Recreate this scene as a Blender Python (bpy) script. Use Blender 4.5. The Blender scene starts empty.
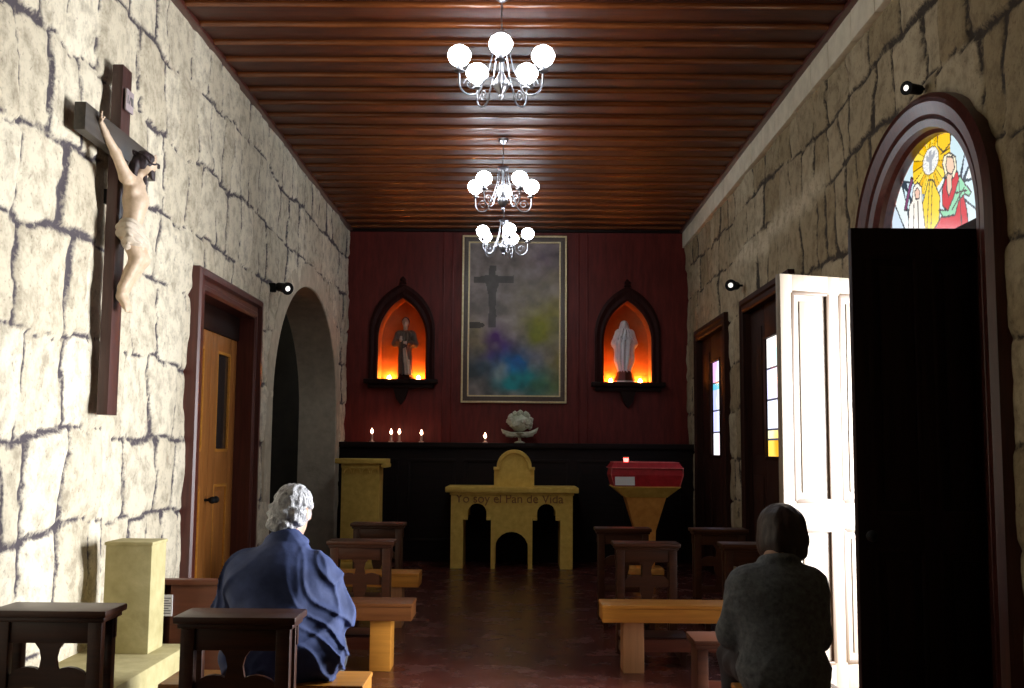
import bpy, bmesh, math, random
import numpy as np
from mathutils import Vector, Matrix, Euler

C = bpy.context.scene
COL = C.collection
PI = math.pi

# ------------------------------------------------------------------ camera
EYE = 1.42
cam_d = bpy.data.cameras.new('camera')
cam_d.lens = 1050.0 / 1024.0 * 36.0
cam_d.sensor_width = 36.0
cam_d.clip_start = 0.05
cam = bpy.data.objects.new('camera', cam_d)
COL.objects.link(cam)
_yaw, _pit, _roll = math.radians(0.3728), math.radians(5.7618), math.radians(0.45)
_F = Vector((-math.sin(_yaw) * math.cos(_pit), math.cos(_yaw) * math.cos(_pit), math.sin(_pit)))
_R0 = Vector((math.cos(_yaw), math.sin(_yaw), 0))
_U0 = _R0.cross(_F)
_R = _R0 * math.cos(_roll) + _U0 * math.sin(_roll)
_U = -_R0 * math.sin(_roll) + _U0 * math.cos(_roll)
cam.matrix_world = Matrix(((_R.x, _U.x, -_F.x, 0), (_R.y, _U.y, -_F.y, 0), (_R.z, _U.z, -_F.z, EYE), (0, 0, 0, 1)))
C.camera = cam

# ------------------------------------------------------------------ world, exposure
C.view_settings.view_transform = 'Standard'
C.view_settings.look = 'None'
C.view_settings.gamma = 1.0
C.view_settings.use_curve_mapping = False
C.view_settings.exposure = 0.0
w = bpy.data.worlds.new('sky')
C.world = w
w.use_nodes = True
bg = w.node_tree.nodes['Background']
bg.inputs[0].default_value = (0.80, 0.90, 1.0, 1)
bg.inputs[1].default_value = 3.0

BULB = 34.0        # emission of one frosted lamp globe

def area_light(name, loc, direction, sx, sy, power, color):
    l = bpy.data.lights.new(name, 'AREA')
    l.shape = 'RECTANGLE'; l.size = sx; l.size_y = sy; l.energy = power; l.color = color
    o = bpy.data.objects.new(name, l); COL.objects.link(o)
    o.location = loc
    o.rotation_euler = Vector(direction).to_track_quat('-Z', 'Y').to_euler()
    return o
# daylight falling through the open side doorway
area_light('daylight', (3.9, 5.8, 1.45), (-1, -0.06, -0.10), 2.6, 2.2, 1150.0, (0.96, 0.97, 1.0))

# ------------------------------------------------------------------ materials
def new_mat(name):
    m = bpy.data.materials.new(name); m.use_nodes = True
    nt = m.node_tree
    return m, nt, nt.nodes['Principled BSDF']

def _n(nt, t, **kw):
    n = nt.nodes.new(t)
    for k, v in kw.items(): setattr(n, k, v)
    return n

def noise_mat(name, c1, c2, scale=(8, 8, 8), rough=0.6, bump=0.1, detail=6, metal=0.0, lo=0.3, hi=0.7, spec=0.5, coat=0.0, bdist=0.01):
    m, nt, b = new_mat(name)
    tc = _n(nt, 'ShaderNodeTexCoord'); mp = _n(nt, 'ShaderNodeMapping')
    mp.inputs['Scale'].default_value = scale
    nt.links.new(tc.outputs['Object'], mp.inputs['Vector'])
    no = _n(nt, 'ShaderNodeTexNoise'); no.inputs['Scale'].default_value = 1.0
    no.inputs['Detail'].default_value = detail; no.inputs['Roughness'].default_value = 0.6
    nt.links.new(mp.outputs[0], no.inputs['Vector'])
    cr = _n(nt, 'ShaderNodeValToRGB')
    cr.color_ramp.elements[0].position = lo; cr.color_ramp.elements[1].position = hi
    cr.color_ramp.elements[0].color = (*c1, 1); cr.color_ramp.elements[1].color = (*c2, 1)
    nt.links.new(no.outputs['Fac'], cr.inputs[0])
    nt.links.new(cr.outputs[0], b.inputs['Base Color'])
    b.inputs['Roughness'].default_value = rough; b.inputs['Metallic'].default_value = metal
    b.inputs['Specular IOR Level'].default_value = spec
    if coat: b.inputs['Coat Weight'].default_value = coat; b.inputs['Coat Roughness'].default_value = 0.15
    if bump:
        bp = _n(nt, 'ShaderNodeBump'); bp.inputs['Strength'].default_value = bump; bp.inputs['Distance'].default_value = bdist
        nt.links.new(no.outputs['Fac'], bp.inputs['Height']); nt.links.new(bp.outputs[0], b.inputs['Normal'])
    return m

def wood(name, c1, c2, axis='x', rough=0.4, bump=0.08, fine=60, spec=0.5, coat=0.0):
    s = {'x': (2.5, fine, fine), 'y': (fine, 2.5, fine), 'z': (fine, fine, 2.5)}[axis]
    return noise_mat(name, c1, c2, s, rough, bump, 4, spec=spec, coat=coat, bdist=0.004)

def emit_mat(name, color, strength):
    m, nt, b = new_mat(name)
    b.inputs['Base Color'].default_value = (0.8, 0.8, 0.8, 1)
    b.inputs['Emission Color'].default_value = (*color, 1)
    b.inputs['Emission Strength'].default_value = strength
    return m

def stone_mat(name, base, dark, mortar_c):
    """base colour by stone from the tint attribute, joints from the mortar attribute"""
    m, nt, b = new_mat(name)
    ta = _n(nt, 'ShaderNodeAttribute', attribute_name='tint')
    ma = _n(nt, 'ShaderNodeAttribute', attribute_name='mortar')
    tc = _n(nt, 'ShaderNodeTexCoord')
    no = _n(nt, 'ShaderNodeTexNoise'); no.inputs['Scale'].default_value = 9; no.inputs['Detail'].default_value = 8; no.inputs['Roughness'].default_value = 0.7
    nt.links.new(tc.outputs['Object'], no.inputs['Vector'])
    no2 = _n(nt, 'ShaderNodeTexNoise'); no2.inputs['Scale'].default_value = 38; no2.inputs['Detail'].default_value = 5; no2.inputs['Roughness'].default_value = 0.65
    nt.links.new(tc.outputs['Object'], no2.inputs['Vector'])
    mx = _n(nt, 'ShaderNodeMix', data_type='RGBA'); mx.inputs['A'].default_value = (*dark, 1); mx.inputs['B'].default_value = (*base, 1)
    nt.links.new(ta.outputs['Fac'], mx.inputs['Factor'])
    r1 = _n(nt, 'ShaderNodeValToRGB'); r1.color_ramp.elements[0].position = 0.33; r1.color_ramp.elements[1].position = 0.55
    r1.color_ramp.elements[0].color = (0.50, 0.48, 0.46, 1); r1.color_ramp.elements[1].color = (1, 1, 1, 1)
    nt.links.new(no.outputs['Fac'], r1.inputs[0])
    m1 = _n(nt, 'ShaderNodeMix', data_type='RGBA', blend_type='MULTIPLY'); m1.inputs['Factor'].default_value = 0.9
    nt.links.new(mx.outputs['Result'], m1.inputs['A']); nt.links.new(r1.outputs[0], m1.inputs['B'])
    r2 = _n(nt, 'ShaderNodeValToRGB'); r2.color_ramp.elements[0].position = 0.30; r2.color_ramp.elements[1].position = 0.42
    r2.color_ramp.elements[0].color = (0.45, 0.42, 0.42, 1); r2.color_ramp.elements[1].color = (1, 1, 1, 1)
    nt.links.new(no2.outputs['Fac'], r2.inputs[0])
    m2 = _n(nt, 'ShaderNodeMix', data_type='RGBA', blend_type='MULTIPLY'); m2.inputs['Factor'].default_value = 0.75
    nt.links.new(m1.outputs['Result'], m2.inputs['A']); nt.links.new(r2.outputs[0], m2.inputs['B'])
    # joints, broken up by noise
    ad = _n(nt, 'ShaderNodeMath', operation='MULTIPLY_ADD'); ad.inputs[1].default_value = 1.3; ad.inputs[2].default_value = -0.65
    nt.links.new(no2.outputs['Fac'], ad.inputs[0])
    sm = _n(nt, 'ShaderNodeMath', operation='ADD'); nt.links.new(ma.outputs['Fac'], sm.inputs[0]); nt.links.new(ad.outputs[0], sm.inputs[1])
    mr = _n(nt, 'ShaderNodeMapRange'); mr.inputs['From Min'].default_value = 0.35; mr.inputs['From Max'].default_value = 0.85
    nt.links.new(sm.outputs[0], mr.inputs['Value'])
    m3 = _n(nt, 'ShaderNodeMix', data_type='RGBA'); m3.inputs['B'].default_value = (*mortar_c, 1)
    nt.links.new(mr.outputs[0], m3.inputs['Factor']); nt.links.new(m2.outputs['Result'], m3.inputs['A'])
    nt.links.new(m3.outputs['Result'], b.inputs['Base Color'])
    bp = _n(nt, 'ShaderNodeBump'); bp.inputs['Strength'].default_value = 0.5; bp.inputs['Distance'].default_value = 0.012
    mh = _n(nt, 'ShaderNodeMath', operation='ADD'); nt.links.new(no.outputs['Fac'], mh.inputs[0]); nt.links.new(no2.outputs['Fac'], mh.inputs[1])
    nt.links.new(mh.outputs[0], bp.inputs['Height']); nt.links.new(bp.outputs[0], b.inputs['Normal'])
    b.inputs['Roughness'].default_value = 0.92; b.inputs['Specular IOR Level'].default_value = 0.2
    return m

M = {}
M['stone'] = stone_mat('pale_stone', (0.80, 0.73, 0.57), (0.62, 0.55, 0.41), (0.085, 0.072, 0.080))
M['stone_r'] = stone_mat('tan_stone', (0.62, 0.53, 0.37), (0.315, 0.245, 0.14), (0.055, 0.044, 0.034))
M['arch_stone'] = noise_mat('arch_stone', (0.46, 0.40, 0.29), (0.64, 0.56, 0.42), (9, 9, 9), 0.9, 0.5, 8)
M['plinth'] = noise_mat('plinth_stone', (0.36, 0.31, 0.14), (0.52, 0.46, 0.24), (9, 9, 9), 0.9, 0.4, 8)
M['pale_course'] = noise_mat('pale_dressed_stone', (0.56, 0.50, 0.37), (0.74, 0.67, 0.52), (7, 7, 7), 0.9, 0.35, 8)
M['bench_shaded'] = wood('shaded_bench_wood', (0.10, 0.032, 0.008), (0.17, 0.058, 0.014), 'x', 0.36, 0.08, 40)  # bench wood darkened: the left bench's shade is put into its colour
M['niche_wood'] = wood('dark_red_niche_wood', (0.022, 0.005, 0.004), (0.045, 0.010, 0.008), 'z', 0.6, 0.08, 30, spec=0.15)
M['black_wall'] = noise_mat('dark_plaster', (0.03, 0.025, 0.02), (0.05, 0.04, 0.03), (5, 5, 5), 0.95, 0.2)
M['ceiling'] = wood('ceiling_wood', (0.026, 0.0045, 0.0017), (0.072, 0.0145, 0.0045), 'x', 0.5, 0.10, 30, spec=0.3)
M['nosing'] = wood('board_nosing_wood', (0.11, 0.028, 0.007), (0.21, 0.060, 0.015), 'x', 0.26, 0.06, 30, coat=0.3)
M['mahogany'] = wood('mahogany', (0.085, 0.009, 0.007), (0.17, 0.021, 0.015), 'z', 0.5, 0.08, 14, spec=0.3)
M['maroon'] = wood('maroon_frame_wood', (0.048, 0.011, 0.008), (0.105, 0.026, 0.018), 'z', 0.33, 0.08, 40)
M['black_wood'] = wood('black_wood', (0.006, 0.0035, 0.003), (0.014, 0.007, 0.006), 'x', 0.6, 0.05, 30, spec=0.2)
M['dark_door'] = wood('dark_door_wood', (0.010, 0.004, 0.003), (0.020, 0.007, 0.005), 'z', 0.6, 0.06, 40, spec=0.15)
M['window_wood'] = wood('window_wood', (0.020, 0.008, 0.006), (0.042, 0.015, 0.009), 'z', 0.6, 0.08, 40, spec=0.1)
M['door_wood'] = wood('orange_door_wood', (0.27, 0.095, 0.018), (0.43, 0.165, 0.038), 'z', 0.42, 0.08, 30)
M['lit_door'] = wood('lit_door_wood', (0.20, 0.162, 0.120), (0.25, 0.205, 0.155), 'z', 0.5, 0.05, 40)  # brown door wood lightened: strong daylight is put into the colour
M['bevel_tan'] = wood('tan_bevel', (0.050, 0.026, 0.010), (0.075, 0.040, 0.016), 'z', 0.5, 0.05, 40)
M['pew'] = wood('prie_dieu_wood', (0.034, 0.010, 0.004), (0.080, 0.025, 0.009), 'x', 0.38, 0.08, 40)
M['bench'] = wood('bench_wood', (0.44, 0.17, 0.022), (0.62, 0.27, 0.042), 'x', 0.36, 0.08, 40)
M['bench_leg'] = wood('bench_leg_wood', (0.36, 0.16, 0.06), (0.50, 0.25, 0.11), 'z', 0.42, 0.08, 40)
M['red_wood'] = wood('red_brown_wood', (0.12, 0.035, 0.020), (0.20, 0.06, 0.032), 'x', 0.42, 0.08, 30)
M['lime'] = noise_mat('yellow_limestone', (0.72, 0.46, 0.085), (0.90, 0.64, 0.15), (14, 14, 14), 0.85, 0.25, 8)
M['lime_dark'] = noise_mat('carved_limestone', (0.28, 0.12, 0.04), (0.40, 0.19, 0.06), (14, 14, 14), 0.85, 0.25, 8)
M['font'] = noise_mat('orange_limestone', (0.66, 0.27, 0.045), (0.84, 0.40, 0.085), (14, 14, 14), 0.85, 0.25, 8)
M['iron'] = noise_mat('nickel_metal', (0.28, 0.28, 0.30), (0.38, 0.38, 0.41), (30, 30, 30), 0.35, 0.0, metal=1.0)
M['black'] = noise_mat('black_enamel', (0.006, 0.006, 0.006), (0.012, 0.012, 0.012), (30, 30, 30), 0.7, 0.02, spec=0.15)
M['lens'] = emit_mat('lit_spot_lens', (1.0, 0.97, 0.9), 1.0)
M['bulb'] = emit_mat('lit_bulb', (0.88, 0.94, 1.0), BULB)
M['gold'] = noise_mat('gilt', (0.60, 0.46, 0.22), (0.82, 0.68, 0.40), (40, 40, 40), 0.4, 0.05, metal=0.3)
M['gilt_dark'] = noise_mat('dark_picture_frame', (0.05, 0.025, 0.015), (0.09, 0.05, 0.025), (30, 30, 30), 0.4, 0.05)
M['niche'] = noise_mat('niche_plaster', (0.24, 0.085, 0.025), (0.32, 0.12, 0.04), (8, 8, 8), 0.8, 0.1)
M['niche_lamp'] = emit_mat('niche_lamp', (1.0, 0.27, 0.03), 420.0)
M['flame'] = emit_mat('flame', (1.0, 0.50, 0.30), 22.0)
M['wax'] = noise_mat('candle_wax', (0.60, 0.38, 0.30), (0.72, 0.50, 0.42), (20, 20, 20), 0.5, 0.02)
M['white_stone'] = noise_mat('white_plaster', (0.70, 0.70, 0.72), (0.85, 0.85, 0.87), (60, 60, 25), 0.7, 0.5)
M['robe_dark'] = noise_mat('dark_robe_paint', (0.07, 0.05, 0.04), (0.13, 0.10, 0.07), (25, 25, 12), 0.6, 0.3)
M['robe_pale'] = noise_mat('pale_robe_paint', (0.45, 0.36, 0.26), (0.55, 0.45, 0.33), (25, 25, 12), 0.6, 0.3)
M['statue_skin'] = noise_mat('statue_skin', (0.48, 0.34, 0.25), (0.55, 0.40, 0.30), (20, 20, 20), 0.6, 0.05)
M['corpus'] = noise_mat('painted_flesh', (0.52, 0.38, 0.25), (0.66, 0.50, 0.36), (25, 25, 25), 0.5, 0.1)
M['corpus_hair'] = noise_mat('dark_carved_hair', (0.015, 0.010, 0.012), (0.05, 0.03, 0.035), (40, 40, 40), 0.6, 0.4)
M['loincloth'] = noise_mat('ivory_cloth', (0.50, 0.42, 0.32), (0.64, 0.55, 0.44), (30, 30, 12), 0.7, 0.3)
M['cross'] = wood('cross_wood', (0.045, 0.017, 0.014), (0.085, 0.034, 0.027), 'z', 0.42, 0.08, 30)
M['cross_beam'] = wood('cross_beam_wood', (0.038, 0.031, 0.025), (0.07, 0.056, 0.043), 'y', 0.42, 0.08, 30)
M['plaque'] = noise_mat('plaque', (0.30, 0.24, 0.25), (0.40, 0.33, 0.33), (30, 30, 30), 0.6, 0.05)
M['red_cloth'] = noise_mat('red_velvet', (0.40, 0.012, 0.018), (0.58, 0.02, 0.03), (18, 18, 18), 0.5, 0.15)
M['red_trim'] = noise_mat('pink_trim', (0.62, 0.10, 0.10), (0.75, 0.2, 0.18), (18, 18, 18), 0.4, 0.05)
M['red_lamp'] = emit_mat('red_lamp', (1.0, 0.06, 0.05), 12.0)
M['paper'] = noise_mat('paper', (0.80, 0.79, 0.78), (0.88, 0.87, 0.86), (5, 5, 5), 0.8, 0.0)
M['ink'] = noise_mat('ink', (0.10, 0.10, 0.10), (0.16, 0.16, 0.16), (5, 5, 5), 0.8, 0.0)
M['navy'] = noise_mat('navy_jacket_cloth', (0.030, 0.046, 0.125), (0.056, 0.082, 0.205), (14, 14, 14), 0.75, 0.25, spec=0.3)
M['grey_jacket'] = noise_mat('grey_jacket_cloth', (0.075, 0.084, 0.092), (0.175, 0.192, 0.205), (45, 45, 45), 0.85, 0.3, spec=0.2)
M['trousers'] = noise_mat('dark_trouser_cloth', (0.02, 0.02, 0.024), (0.035, 0.035, 0.04), (30, 30, 30), 0.85, 0.1)
M['shoe'] = noise_mat('shoe_leather', (0.015, 0.012, 0.010), (0.03, 0.024, 0.02), (20, 20, 20), 0.4, 0.05)
M['skin'] = noise_mat('skin', (0.50, 0.30, 0.21), (0.58, 0.36, 0.26), (14, 14, 14), 0.55, 0.05)
M['white_hair'] = noise_mat('white_hair', (0.26, 0.26, 0.28), (0.86, 0.86, 0.88), (75, 75, 34), 0.6, 1.0, bdist=0.03)
M['brown_hair'] = noise_mat('dark_brown_hair', (0.018, 0.010, 0.008), (0.045, 0.024, 0.018), (60, 60, 14), 0.5, 0.4)
M['petal'] = noise_mat('pale_blossom', (0.50, 0.52, 0.36), (0.72, 0.74, 0.60), (40, 40, 40), 0.7, 0.2)
M['leaf'] = noise_mat('pale_leaf', (0.40, 0.42, 0.28), (0.60, 0.60, 0.48), (20, 20, 20), 0.6, 0.1)
M['ground'] = noise_mat('courtyard_ground', (0.42, 0.40, 0.36), (0.55, 0.52, 0.47), (3, 3, 3), 0.9, 0.2)
M['amber'] = noise_mat('smoked_glass', (0.020, 0.018, 0.016), (0.035, 0.03, 0.028), (6, 6, 6), 0.15, 0.0)

def floor_material():
    m, nt, b = new_mat('polished_red_floor')
    tc = _n(nt, 'ShaderNodeTexCoord')
    br = _n(nt, 'ShaderNodeTexBrick'); br.offset = 0.5
    br.inputs['Scale'].default_value = 1.0; br.inputs['Brick Width'].default_value = 0.9; br.inputs['Row Height'].default_value = 0.15
    br.inputs['Mortar Size'].default_value = 0.004
    br.inputs['Color1'].default_value = (0.105, 0.026, 0.018, 1); br.inputs['Color2'].default_value = (0.07, 0.018, 0.012, 1)
    br.inputs['Mortar'].default_value = (0.015, 0.006, 0.005, 1)
    nt.links.new(tc.outputs['Object'], br.inputs['Vector'])
    no = _n(nt, 'ShaderNodeTexNoise'); no.inputs['Scale'].default_value = 3.5; no.inputs['Detail'].default_value = 9; no.inputs['Roughness'].default_value = 0.72
    nt.links.new(tc.outputs['Object'], no.inputs['Vector'])
    cr = _n(nt, 'ShaderNodeValToRGB'); cr.color_ramp.elements[0].position = 0.48; cr.color_ramp.elements[1].position = 0.72
    cr.color_ramp.elements[0].color = (0, 0, 0, 1); cr.color_ramp.elements[1].color = (1, 1, 1, 1)
    nt.links.new(no.outputs['Fac'], cr.inputs[0])
    mx = _n(nt, 'ShaderNodeMix', data_type='RGBA'); mx.inputs['B'].default_value = (0.26, 0.15, 0.14, 1)
    ml = _n(nt, 'ShaderNodeMath', operation='MULTIPLY'); ml.inputs[1].default_value = 0.28
    nt.links.new(cr.outputs[0], ml.inputs[0]); nt.links.new(ml.outputs[0], mx.inputs['Factor'])
    nt.links.new(br.outputs['Color'], mx.inputs['A']); nt.links.new(mx.outputs['Result'], b.inputs['Base Color'])
    mr = _n(nt, 'ShaderNodeMapRange'); mr.inputs['To Min'].default_value = 0.14; mr.inputs['To Max'].default_value = 0.38
    nt.links.new(no.outputs['Fac'], mr.inputs['Value']); nt.links.new(mr.outputs[0], b.inputs['Roughness'])
    bp = _n(nt, 'ShaderNodeBump'); bp.inputs['Strength'].default_value = 0.12; bp.inputs['Distance'].default_value = 0.01
    nt.links.new(no.outputs['Fac'], bp.inputs['Height']); nt.links.new(bp.outputs[0], b.inputs['Normal'])
    return m
M['floor'] = floor_material()

def attr_mat(name, attr, rough=0.6, emit=0.0):
    m, nt, b = new_mat(name)
    a = _n(nt, 'ShaderNodeAttribute', attribute_name=attr)
    b.inputs['Roughness'].default_value = rough
    if not emit: nt.links.new(a.outputs['Color'], b.inputs['Base Color'])
    if emit:
        b.inputs['Base Color'].default_value = (0.02, 0.02, 0.02, 1); b.inputs['Specular IOR Level'].default_value = 0.1
        nt.links.new(a.outputs['Color'], b.inputs['Emission Color']); b.inputs['Emission Strength'].default_value = emit
    return m
M['canvas'] = attr_mat('painted_canvas', 'pigment', 0.55)
M['stained'] = attr_mat('backlit_stained_glass', 'pigment', 0.2, 1.1)
M['strip_glass'] = attr_mat('backlit_strip_glass', 'pigment', 0.2, 1.6)

# ------------------------------------------------------------------ mesh helpers
def finish(name, me, m, parent=None, angle=35, smooth=True):
    if m is not None: me.materials.append(m)
    if smooth:
        me.shade_smooth()
        try: me.set_sharp_from_angle(angle=math.radians(angle))
        except Exception: pass
    o = bpy.data.objects.new(name, me); COL.objects.link(o)
    if parent: o.parent = parent
    return o

class MB:
    def __init__(s): s.bm = bmesh.new()
    def _xf(s, vs, rot, c):
        mt = Matrix.Translation(Vector(c))
        if rot is not None: mt = mt @ (rot.to_matrix().to_4x4() if not isinstance(rot, Matrix) else rot)
        bmesh.ops.transform(s.bm, matrix=mt, verts=vs)
    def box(s, c, d, bev=0.0, rot=None):
        r = bmesh.ops.create_cube(s.bm, size=1.0)
        vs = r['verts']
        bmesh.ops.scale(s.bm, vec=Vector(d), verts=vs)
        if bev > 0:
            es = list({e for v in vs for e in v.link_edges})
            rr = bmesh.ops.bevel(s.bm, geom=es, offset=min(bev, min(d) * 0.45), segments=2, profile=0.6, affect='EDGES')
            vs = [v for v in rr['verts']]
            vs = list({v for f in rr['faces'] for v in f.verts} | set(vs))
        s._xf(vs, Euler(rot) if rot is not None and not isinstance(rot, Matrix) else rot, c)
        return s
    def bb(s, x0, x1, y0, y1, z0, z1, bev=0.0):
        return s.box(((x0 + x1) / 2, (y0 + y1) / 2, (z0 + z1) / 2), (x1 - x0, y1 - y0, z1 - z0), bev)
    def tube(s, pts, r, seg=8, cap=True):
        pts = [Vector(p) for p in pts]; n = len(pts)
        rs = r if isinstance(r, (list, tuple)) else [r] * n
        rings = []; up = None
        for i, p in enumerate(pts):
            t = (pts[min(i + 1, n - 1)] - pts[max(i - 1, 0)]).normalized()
            if up is None:
                up = Vector((0, 0, 1)) if abs(t.z) < 0.9 else Vector((1, 0, 0))
            a = t.cross(up).normalized(); b = a.cross(t).normalized(); up = b
            rings.append([s.bm.verts.new(p + (a * math.cos(2 * PI * k / seg) + b * math.sin(2 * PI * k / seg)) * rs[i]) for k in range(seg)])
        for i in range(n - 1):
            for k in range(seg):
                s.bm.faces.new((rings[i][k], rings[i][(k + 1) % seg], rings[i + 1][(k + 1) % seg], rings[i + 1][k]))
        if cap:
            s.bm.faces.new(rings[0][::-1]); s.bm.faces.new(rings[-1])
        return s
    def lathe(s, prof, c=(0, 0, 0), seg=20, rot=None):
        rings = []
        for r, z in prof:
            rings.append([s.bm.verts.new(Vector((r * math.cos(2 * PI * k / seg), r * math.sin(2 * PI * k / seg), z))) for k in range(seg)])
        for i in range(len(prof) - 1):
            for k in range(seg):
                s.bm.faces.new((rings[i][k], rings[i][(k + 1) % seg], rings[i + 1][(k + 1) % seg], rings[i + 1][k]))
        s.bm.faces.new(rings[0][::-1]); s.bm.faces.new(rings[-1])
        s._xf([v for r_ in rings for v in r_], Euler(rot) if rot is not None else None, c)
        return s
    def ball(s, c, r, sub=2, rot=None):
        rr = bmesh.ops.create_icosphere(s.bm, subdivisions=sub, radius=1.0)
        vs = rr['verts']
        bmesh.ops.scale(s.bm, vec=Vector(r if isinstance(r, (tuple, list)) else (r, r, r)), verts=vs)
        s._xf(vs, Euler(rot) if rot is not None else None, c)
        return s
    def plate(s, loops, f3, ext):
        """flat polygon with holes: loops of (a,b), f3 maps to 3-D, extruded along ext"""
        es = []
        for lp in loops:
            vs = [s.bm.verts.new(f3(a, b)) for a, b in lp]
            for i in range(len(vs)): es.append(s.bm.edges.new((vs[i], vs[(i + 1) % len(vs)])))
        r = bmesh.ops.triangle_fill(s.bm, edges=es, use_beauty=True, use_dissolve=False)
        fs = [g for g in r['geom'] if isinstance(g, bmesh.types.BMFace)]
        if ext is not None:
            e = bmesh.ops.extrude_face_region(s.bm, geom=fs, use_keep_orig=True)
            bmesh.ops.translate(s.bm, vec=Vector(ext), verts=[g for g in e['geom'] if isinstance(g, bmesh.types.BMVert)])
        return s
    def sweep_strip(s, outer, inner, f3, prof):
        """moulding between two open paths: prof is list of (t 0..1 from inner to outer, height)"""
        rows = []
        for (t, h) in prof:
            rows.append([s.bm.verts.new(f3(i_[0] + (o_[0] - i_[0]) * t, i_[1] + (o_[1] - i_[1]) * t, h)) for o_, i_ in zip(outer, inner)])
        for a in range(len(rows) - 1):
            for k in range(len(outer) - 1):
                s.bm.faces.new((rows[a][k], rows[a][k + 1], rows[a + 1][k + 1], rows[a + 1][k]))
        return s
    def build(s, name, m, parent=None, angle=35, smooth=True):
        bmesh.ops.recalc_face_normals(s.bm, faces=s.bm.faces[:])
        me = bpy.data.meshes.new(name); s.bm.to_mesh(me); s.bm.free()
        return finish(name, me, m, parent, angle, smooth)

def tag(o, label=None, cat=None, group=None, kind=None):
    if label: o['label'] = label
    if cat: o['category'] = cat
    if group: o['group'] = group
    if kind: o['kind'] = kind
    return o
def thing(name, loc, label, cat, group=None, rz=0.0):
    o = bpy.data.objects.new(name, None); COL.objects.link(o)
    o.empty_display_size = 0.1
    o.location = loc; o.rotation_euler = (0, 0, rz)
    return tag(o, label, cat, group)
def struct(o, label=None):
    o['kind'] = 'structure'
    if label: o['label'] = label
    return o
def copy_tree(o, parent=None):
    c = o.copy(); COL.objects.link(c)
    if parent: c.parent = parent
    for ch in list(o.children): copy_tree(ch, c)
    return c
def place_copy(o, loc, label, rz=0.0):
    c = copy_tree(o); c.location = loc; c.rotation_euler = (0, 0, rz); c['label'] = label
    return c

def np_mesh(name, V, Q):
    me = bpy.data.meshes.new(name)
    V = np.asarray(V, dtype=np.float32); Q = np.asarray(Q, dtype=np.int32)
    me.vertices.add(len(V)); me.vertices.foreach_set('co', V.ravel())
    n = Q.shape[1]
    me.loops.add(Q.size); me.loops.foreach_set('vertex_index', Q.ravel())
    me.polygons.add(len(Q))
    me.polygons.foreach_set('loop_start', np.arange(0, Q.size, n, dtype=np.int32))
    me.update(calc_edges=True); me.validate()
    return me

# ------------------------------------------------------------------ numpy noise
def _hash2(i, j, seed):
    h = (i.astype(np.int64) * 374761393 + j.astype(np.int64) * 668265263 + seed * 974634777) & 0x7fffffff
    h = ((h ^ (h >> 13)) * 1274126177) & 0x7fffffff
    return ((h ^ (h >> 16)) & 0xffff) / 65535.0
def noise2(x, y, seed=0):
    i = np.floor(x); j = np.floor(y); u = x - i; v = y - j
    u = u * u * (3 - 2 * u); v = v * v * (3 - 2 * v)
    a = _hash2(i, j, seed); b = _hash2(i + 1, j, seed); c = _hash2(i, j + 1, seed); d = _hash2(i + 1, j + 1, seed)
    return (a * (1 - u) + b * u) * (1 - v) + (c * (1 - u) + d * u) * v - 0.5
def fbm2(x, y, seed=0, octs=4):
    s = 0; a = 1.0
    for k in range(octs):
        s = s + a * noise2(x * 2 ** k, y * 2 ** k, seed + k * 17); a *= 0.5
    return s
def noise3(x, y, z, seed=0):
    k = np.floor(z); w_ = z - k; w_ = w_ * w_ * (3 - 2 * w_)
    def lay(kk):
        i = np.floor(x); j = np.floor(y); u = x - i; v = y - j
        u = u * u * (3 - 2 * u); v = v * v * (3 - 2 * v)
        q = kk.astype(np.int64) * 1013
        a = _hash2(i + q, j, seed); b = _hash2(i + 1 + q, j, seed); c = _hash2(i + q, j + 1, seed); d = _hash2(i + 1 + q, j + 1, seed)
        return (a * (1 - u) + b * u) * (1 - v) + (c * (1 - u) + d * u) * v - 0.5
    return lay(k) * (1 - w_) + lay(k + 1) * w_

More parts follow.
